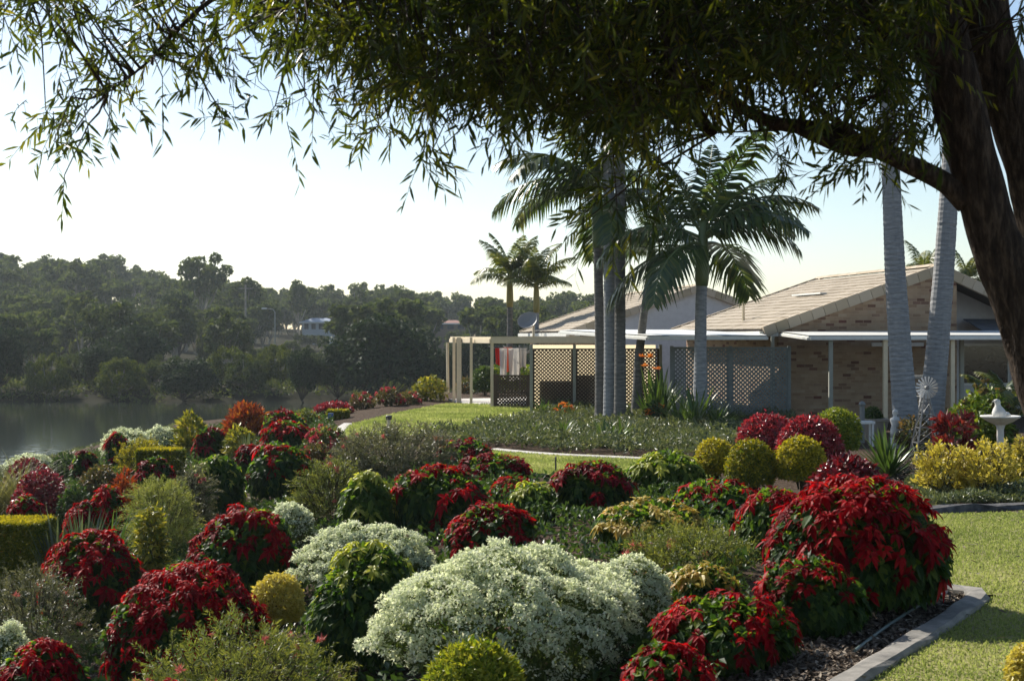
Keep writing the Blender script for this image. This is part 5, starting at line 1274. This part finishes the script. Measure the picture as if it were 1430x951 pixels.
for px, Y, hgt in ((394, 300, 7), (440, 236, 3.2), (452, 238, 3), (428, 234, 3.1), (402, 306, 8), (413, 312, 9), (425, 303, 7.5), (436, 309, 8.5), (450, 312, 8), (470, 308, 9)):
    x = (px - PW / 2) / FPX * Y; o = link('gum_tree', HT[px % 6], None, (x, Y, gz(x, Y)), px); o.scale = (hgt / 10 * 1.2, hgt / 10 * 1.2, hgt / 10)
    tag(o, 'grey green gum tree among the trees covering the far hillside', 'tree', 'gum trees covering the far hillside')
# low bushes at the water's edge of the far bank
r = RNG('bank cover'); n = 34000
x = r.uniform(-75, 10, n); y = r.uniform(119, 150, n); z = g(x, y); L = r.uniform(.25, .6, n)
patch = (np.sin(x * .31) * np.sin(y * .23 + x * .1) > -.75); x, y, z, L = x[patch], y[patch], z[patch], L[patch]; n = len(x)
mb = MB(); mb.leaves(np.stack([x, y, z + r.uniform(0, .5, n)], -1), nrm(UP + rvec(r, n)), rvec(r, n), L, L * .35, r.uniform(0, 1, n))
tag(mb.build('bank_scrub', M['paper']), 'rough grass and scrub along the far lake bank', 'scrub', kind='stuff')
mb = MB(); xs = np.linspace(-72, -8, 40); yc = 133 + 1.5 * np.sin(xs * .09)
V = np.concatenate([np.stack([xs, yc - .8, g(xs, yc - .8) + .06], -1), np.stack([xs, yc + .8, g(xs, yc + .8) + .06], -1)]); i = np.arange(39)
mb.add(V, np.stack([i, i + 1, 40 + i + 1, 40 + i], -1)); structure(mb.build('footpath', M['kerb']), 'pale footpath along the far bank')

# ------------------------------------------------------------------ far buildings and poles
def far_house(label, px, y0, y1, w, Y, wall, roof, over=.5):
    p = at(px, y1, Y); W_ = w / FPX * Y; ze = at(px, y0, Y)[2] - p[2]; zg = gz(p[0], Y) - p[2]
    t = thing('far_house', label, 'house', tuple(p)); mb = MB(); mb.box((-W_ / 2, 0, min(zg, -.2) - .3), (W_ / 2, 6, ze * .68)); mb.build('wall', wall, t)
    h = ze * .68; o = over; a = W_ / 2 + o
    V = [(-a, -o, h), (a, -o, h), (a, 6 + o, h), (-a, 6 + o, h), (-a * .45, 3, ze), (a * .45, 3, ze)]
    mb = MB(); mb.add(np.array(V) + [0, 0, .003], [np.array([[0, 1, 5, 4], [2, 3, 4, 5], [3, 2, 1, 0]]), np.array([[1, 2, 5], [3, 0, 4]])]); mb.build('roof', roof, t)
    for k in range(4):
        x = -W_ * .36 + k * W_ * .24; mb = MB(); mb.box((x - W_ * .07, -.05, h * .25), (x + W_ * .07, -.004, h * .85)); mb.build('window', paint('far window', (.06, .07, .09), .1), t)
    mb = MB(); mb.beam((-a, -o, h - .05), (a, -o, h - .05), .12, .22); mb.build('fascia', M['white'], t)
far_house('small blue grey roofed house among the trees across the lake', 443, 444, 463, 42, 258, paint('bluish white wall', (.5, .54, .58)), paint('pale blue roof', (.25, .29, .35), .5))
far_house('house with a dull red roof across the lake beside the giant fig', 622, 447, 462, 60, 250, paint('brown wall', (.2, .14, .1)), paint('dull red roof', (.22, .10, .075), .8))
t = thing('street_lamp', 'thin grey street lamp on the hillside above the rounded bright green tree', 'street lamp', (*at(384, 470, 180)[:2], gz(at(384, 470, 180)[0], 180)))
zt = at(384, 432, 180)[2] - t.location[2]; mb = MB(); mb.tube([(0, 0, 0), (0, 0, zt - .4), (-.25, 0, zt), (-1.1, 0, zt + .1)], [.09, .07, .05, .045], 8); mb.build('pole', M['post_grey'], t); mb = MB(); mb.box((-1.7, -.14, zt + .03), (-1.05, .14, zt + .2)); mb.build('lamp_head', M['white'], t)
t = thing('power_pole', 'power pole with crossarm standing among the hillside trees', 'power pole', (*at(343, 470, 200)[:2], gz(at(343, 470, 200)[0], 200)))
zt = at(343, 398, 200)[2] - t.location[2]; mb = MB(); mb.tube([(0, 0, 0), (0, 0, zt)], [.16, .12], 8); mb.build('pole', M['pale_bark'], t); mb = MB(); mb.beam((-1, 0, zt - .5), (1, 0, zt - .5), .1, .12); mb.build('crossarm', M['pale_bark'], t)

# ------------------------------------------------------------------ garden ornaments
M['stone_white'] = noise_mat('weathered white concrete', [(.42, .41, .38), (.58, .57, .53), (.66, .65, .61)], scale=9, rough=.8, bump=.2)
p = at(1397, 582, 24.0); zb = gz(p[0], 24.0); hb = p[2] - zb
t = thing('bird_bath', 'white concrete bird bath on a slim stem beside the yellow striped leaves', 'bird bath', (p[0], 24.0, zb))
mb = MB(); mb.lathe([(0, 0), (.19, 0), (.2, .04), (.13, .09), (.075, .16), (.062, .4), (.058, hb - .22), (.075, hb - .16), (.09, hb - .13)], 28); mb.build('pedestal', M['stone_white'], t, smooth=True)
mb = MB(); mb.lathe([(0, hb - .15), (.09, hb - .135), (.22, hb - .075), (.315, hb - .012), (.335, hb + .005), (.33, hb + .02), (.30, hb + .012), (.2, hb - .03), (0, hb - .05)], 36); mb.build('bowl', M['stone_white'], t, smooth=True)
t = thing('bird_statue', 'white bird figure sitting on the bird bath bowl', 'statue', (p[0] - .02, 24.0, zb + hb - .03))
mb = MB(); mb.lathe([(0, 0), (.07, .005), (.105, .05), (.11, .1), (.085, .16), (.05, .21), (.04, .25), (.05, .285), (.045, .32), (0, .335)], 20)
V = mb.V[0]; V[:, 0] *= 1.1; V[:, 0] -= .04 * np.clip((V[:, 2] - .12) / .2, 0, 1)
mb.build('body', M['stone_white'], t, smooth=True)
mb = MB(); mb.tube([(.06, 0, .08), (.16, 0, .07), (.2, 0, .05)], [.05, .035, .012], 10); mb.build('tail', M['stone_white'], t, smooth=True)
mb = MB(); mb.tube([(-.08, 0, .30), (-.125, 0, .285)], [.014, .003], 8); mb.build('beak', M['stone_white'], t)
# toy windmill
Yw = 26.0; p = at(1293, 541, Yw); zb = gz(p[0], Yw); hw = p[2] - zb
t = thing('toy_windmill', 'grey metal toy windmill with many blades in front of the thick palms', 'windmill', (p[0], Yw, zb))
mb = MB()
def leg_pt(sx_, sy_, f): return np.array([sx_ * (.26 - .22 * f), sy_ * (.26 - .22 * f), f * (hw - .12)])
for sx_ in (-1, 1):
    for sy_ in (-1, 1):
        lb = MB(); lb.beam(leg_pt(sx_, sy_, 0), leg_pt(sx_, sy_, 1), .022, .022); lb.build('leg', M['steel'], t)
for f0, f1 in ((.04, .28), (.28, .5), (.5, .7), (.7, .88)):
    for (a_, b_) in (((-1, -1), (1, -1)), ((1, -1), (1, 1)), ((1, 1), (-1, 1)), ((-1, 1), (-1, -1))):
        mb.beam(leg_pt(*a_, f0), leg_pt(*b_, f1), .008, .008); mb.beam(leg_pt(*b_, f0), leg_pt(*a_, f1), .008, .008); mb.beam(leg_pt(*a_, f1), leg_pt(*b_, f1), .01, .01)
mb.build('bracing', M['steel'], t)
wh = MB(); ctr = np.array([0, -.07, hw])
for k in range(18):
    a_ = k * 2 * math.pi / 18; d = np.array([math.cos(a_), 0, math.sin(a_)]); s_ = np.array([-math.sin(a_), 0, math.cos(a_)])
    w0, w1 = .007, .023; tw = np.array([0, -.022, 0])
    q = [ctr + d * .05 - s_ * w0, ctr + d * .05 + s_ * w0, ctr + d * .205 + s_ * w1 + tw, ctr + d * .205 - s_ * w1 - tw]
    V = np.array(q + [v + np.array([0, .004, 0]) for v in q]); wh.add(V, np.array([[0, 1, 2, 3], [7, 6, 5, 4], [0, 4, 5, 1], [1, 5, 6, 2], [2, 6, 7, 3], [3, 7, 4, 0]]))
wh.build('blades', paint('galvanised blade', (.5, .5, .48), .4), t)
mb = MB(); mb.tube([ctr + [0, -.03, 0], ctr + [0, .12, 0]], .03, 12); mb.tube([ctr + [0, .1, 0], ctr + [0, .3, 0]], .008, 6); mb.beam(ctr + [0, .3, -.0], ctr + [0, .42, 0], .006, .14); mb.build('hub', M['steel'], t)
# pale timber garden seat between the thick palms
p = at(1284, 560, 32.6); t = thing('garden_chair', 'pale timber garden chair standing between the two thick palms', 'chair', (p[0], 32.6, gz(p[0], 32.6)))
tm = paint('pale weathered timber', (.30, .29, .26), .8, .15)
for x_ in (-.42, .42):
    for y_ in (-.2, .2):
        mb = MB(); mb.box((x_ - .03, y_ - .03, 0), (x_ + .03, y_ + .03, 1.36 if y_ > 0 else 1.32)); mb.build('leg', tm, t)
mb = MB(); mb.box((-.46, -.24, .86), (.46, .24, .92)); mb.build('seat', tm, t)
mb = MB(); mb.box((-.50, -.26, 1.33), (.5, -.13, 1.385)); mb.box((-.5, .15, 1.362), (.5, .27, 1.41)); mb.build('arm_rail', tm, t)
# beige pot, bollard posts, statue
p = at(1219, 600, 31.5); zb = gz(p[0], 31.5); zr_ = at(1219, 584, 31.5)[2] - zb
t = thing('plant_pot', 'square beige plant pot holding the topiary ball', 'pot', (p[0], 31.5, zb))
pm = paint('beige glazed pot', (.36, .29, .22), .6); mb = MB(); a0, a1 = .2, .28
V = [(-a0, -a0, 0), (a0, -a0, 0), (a0, a0, 0), (-a0, a0, 0), (-a1, -a1, zr_ - .06), (a1, -a1, zr_ - .06), (a1, a1, zr_ - .06), (-a1, a1, zr_ - .06)]
mb.add(V, np.array([[0, 1, 5, 4], [1, 2, 6, 5], [2, 3, 7, 6], [3, 0, 4, 7], [3, 2, 1, 0], [4, 5, 6, 7]])); mb.build('pot_body', pm, t)
mb = MB(); mb.box((-.31, -.31, zr_ - .057), (.31, .31, zr_)); mb.build('rim', pm, t)
p = at(1204, 560, 30.5); zb = gz(p[0], 30.5); zt = p[2] - zb
t = thing('garden_post', 'grey post with rounded cap beside the topiary pot', 'post', (p[0], 30.5, zb)); mb = MB(); mb.tube([(0, 0, 0), (0, 0, zt - .1)], .055, 14); mb.build('post', M['steel'], t); mb = MB(); mb.lathe([(.0, zt - .1), (.075, zt - .098), (.075, zt - .06), (.05, zt - .02), (0, zt)], 14); mb.build('cap', M['steel'], t, smooth=True)
p = at(1205, 588, 29.5); zb = gz(p[0], 29.5); zt = p[2] - zb
t = thing('garden_stool', 'low white garden stool in front of the grey post', 'stool', (p[0], 29.5, zb))
mb = MB(); mb.box((-.22, -.16, zt - .05), (.22, .16, zt)); mb.build('top', M['white'], t)
for x_ in (-.18, .18):
    for y_ in (-.12, .12): mb = MB(); mb.box((x_ - .02, y_ - .02, 0), (x_ + .02, y_ + .02, zt - .052)); mb.build('leg', M['white'], t)
p = at(1250, 571, 29.0); zb = gz(p[0], 29.0); zt = p[2] - zb
t = thing('garden_statue', 'small white garden statue behind the spiky rosette', 'statue', (p[0], 29.0, zb))
mb = MB(); mb.lathe([(0, 0), (.14, 0), (.14, .08), (.1, .12), (.09, zt - .62), (.1, zt - .58)], 18); mb.build('plinth', M['stone_white'], t)
mb = MB(); mb.lathe([(0, zt - .58), (.09, zt - .57), (.1, zt - .45), (.075, zt - .33), (.105, zt - .24), (.1, zt - .2), (.035, zt - .155), (.04, zt - .13), (.058, zt - .08), (.05, zt - .03), (0, zt)], 18); mb.build('figure', M['stone_white'], t, smooth=True)
# bollard light on the lawn
p = at(543, 580, 33.0); zb = gz(p[0], 33.0); zt = p[2] - zb
t = thing('bollard_light', 'cream bollard light with a black cap at the lawn edge', 'bollard', (p[0], 33.0, zb))
mb = MB(); mb.lathe([(0, 0), (.06, 0), (.06, zt - .22), (0, zt - .22)], 14); mb.build('post', M['cream'], t)
mb = MB(); mb.lathe([(.045, zt - .22), (.045, zt - .1)], 14); mb.build('lens', M['cream'], t)
mb = MB(); mb.lathe([(0, zt - .1), (.075, zt - .1), (.075, zt - .01), (.06, zt), (0, zt)], 14); mb.build('cap', M['dark'], t)
p = at(462, 577, 40.0); zb = gz(p[0], 40.0); t = thing('meter_box', 'little blue box on a stake beside the tiny golden hedge', 'box', (p[0], 40.0, zb))
zt = p[2] - zb; mb = MB(); mb.box((-.07, -.06, zt - .14), (.07, .06, zt)); mb.build('box_body', paint('blue plastic', (.06, .12, .3)), t); mb = MB(); mb.tube([(0, 0, 0), (0, 0, zt - .14)], .02, 8); mb.build('stake', M['dark'], t)
t = thing('garden_tap', 'thin dark tap post on the lawn ribbon', 'tap post', (*hit(776, 661), gz(*hit(776, 661)))); mb = MB(); mb.tube([(0, 0, 0), (0, 0, .28)], .014, 8); mb.build('post', M['dark'], t); mb = MB(); mb.tube([(0, 0, .27), (0, -.07, .27), (0, -.08, .24)], .012, 8); mb.build('spout', M['dark'], t)

# fallen leaves on the lawn under the big tree
r = RNG('litter'); poly = H((1500, 716), (1312, 722), (1330, 828), (1392, 838), (1285, 905), (1195, 962), (1140, 1010), (1800, 1010)); P = np.array(poly); n = 900
x = r.uniform(P[:, 0].min(), P[:, 0].max(), n); y = r.uniform(P[:, 1].min(), P[:, 1].max(), n); ok = inside(x, y, poly); x, y = x[ok], y[ok]; n = len(x)
mb = MB(); L = r.uniform(.03, .09, n); mb.leaves(np.stack([x, y, g(x, y) + r.uniform(.05, .075, n)], -1), rvec(r, n) * [1, 1, .2], UP + .5 * rvec(r, n), L, L * .25, r.uniform(0, 1, n), droop=0)
tag(mb.build('leaf_litter', M['chips']), 'dry fallen leaves scattered over the lawn by the kerb', 'leaf litter', kind='stuff')

# ------------------------------------------------------------------ the air between here and the hill
mb = MB(); mb.box((-470, -80, -5.6), (470, 700, 42))
hm = bpy.data.materials.new('haze air'); hm.use_nodes = True; nt = hm.node_tree
for n_ in list(nt.nodes):
    if n_.type == 'BSDF_PRINCIPLED': nt.nodes.remove(n_)
vol = nt.nodes.new("ShaderNodeVolumePrincipled"); vol.inputs["Color"].default_value = (.80, .90, .95, 1); vol.inputs["Density"].default_value = .00023; vol.inputs["Anisotropy"].default_value = .3
nt.links.new(vol.outputs[0], nt.nodes["Material Output"].inputs["Volume"])
tag(mb.build('haze', hm), 'thin pale morning haze over the lake and hill', 'haze', kind='stuff')
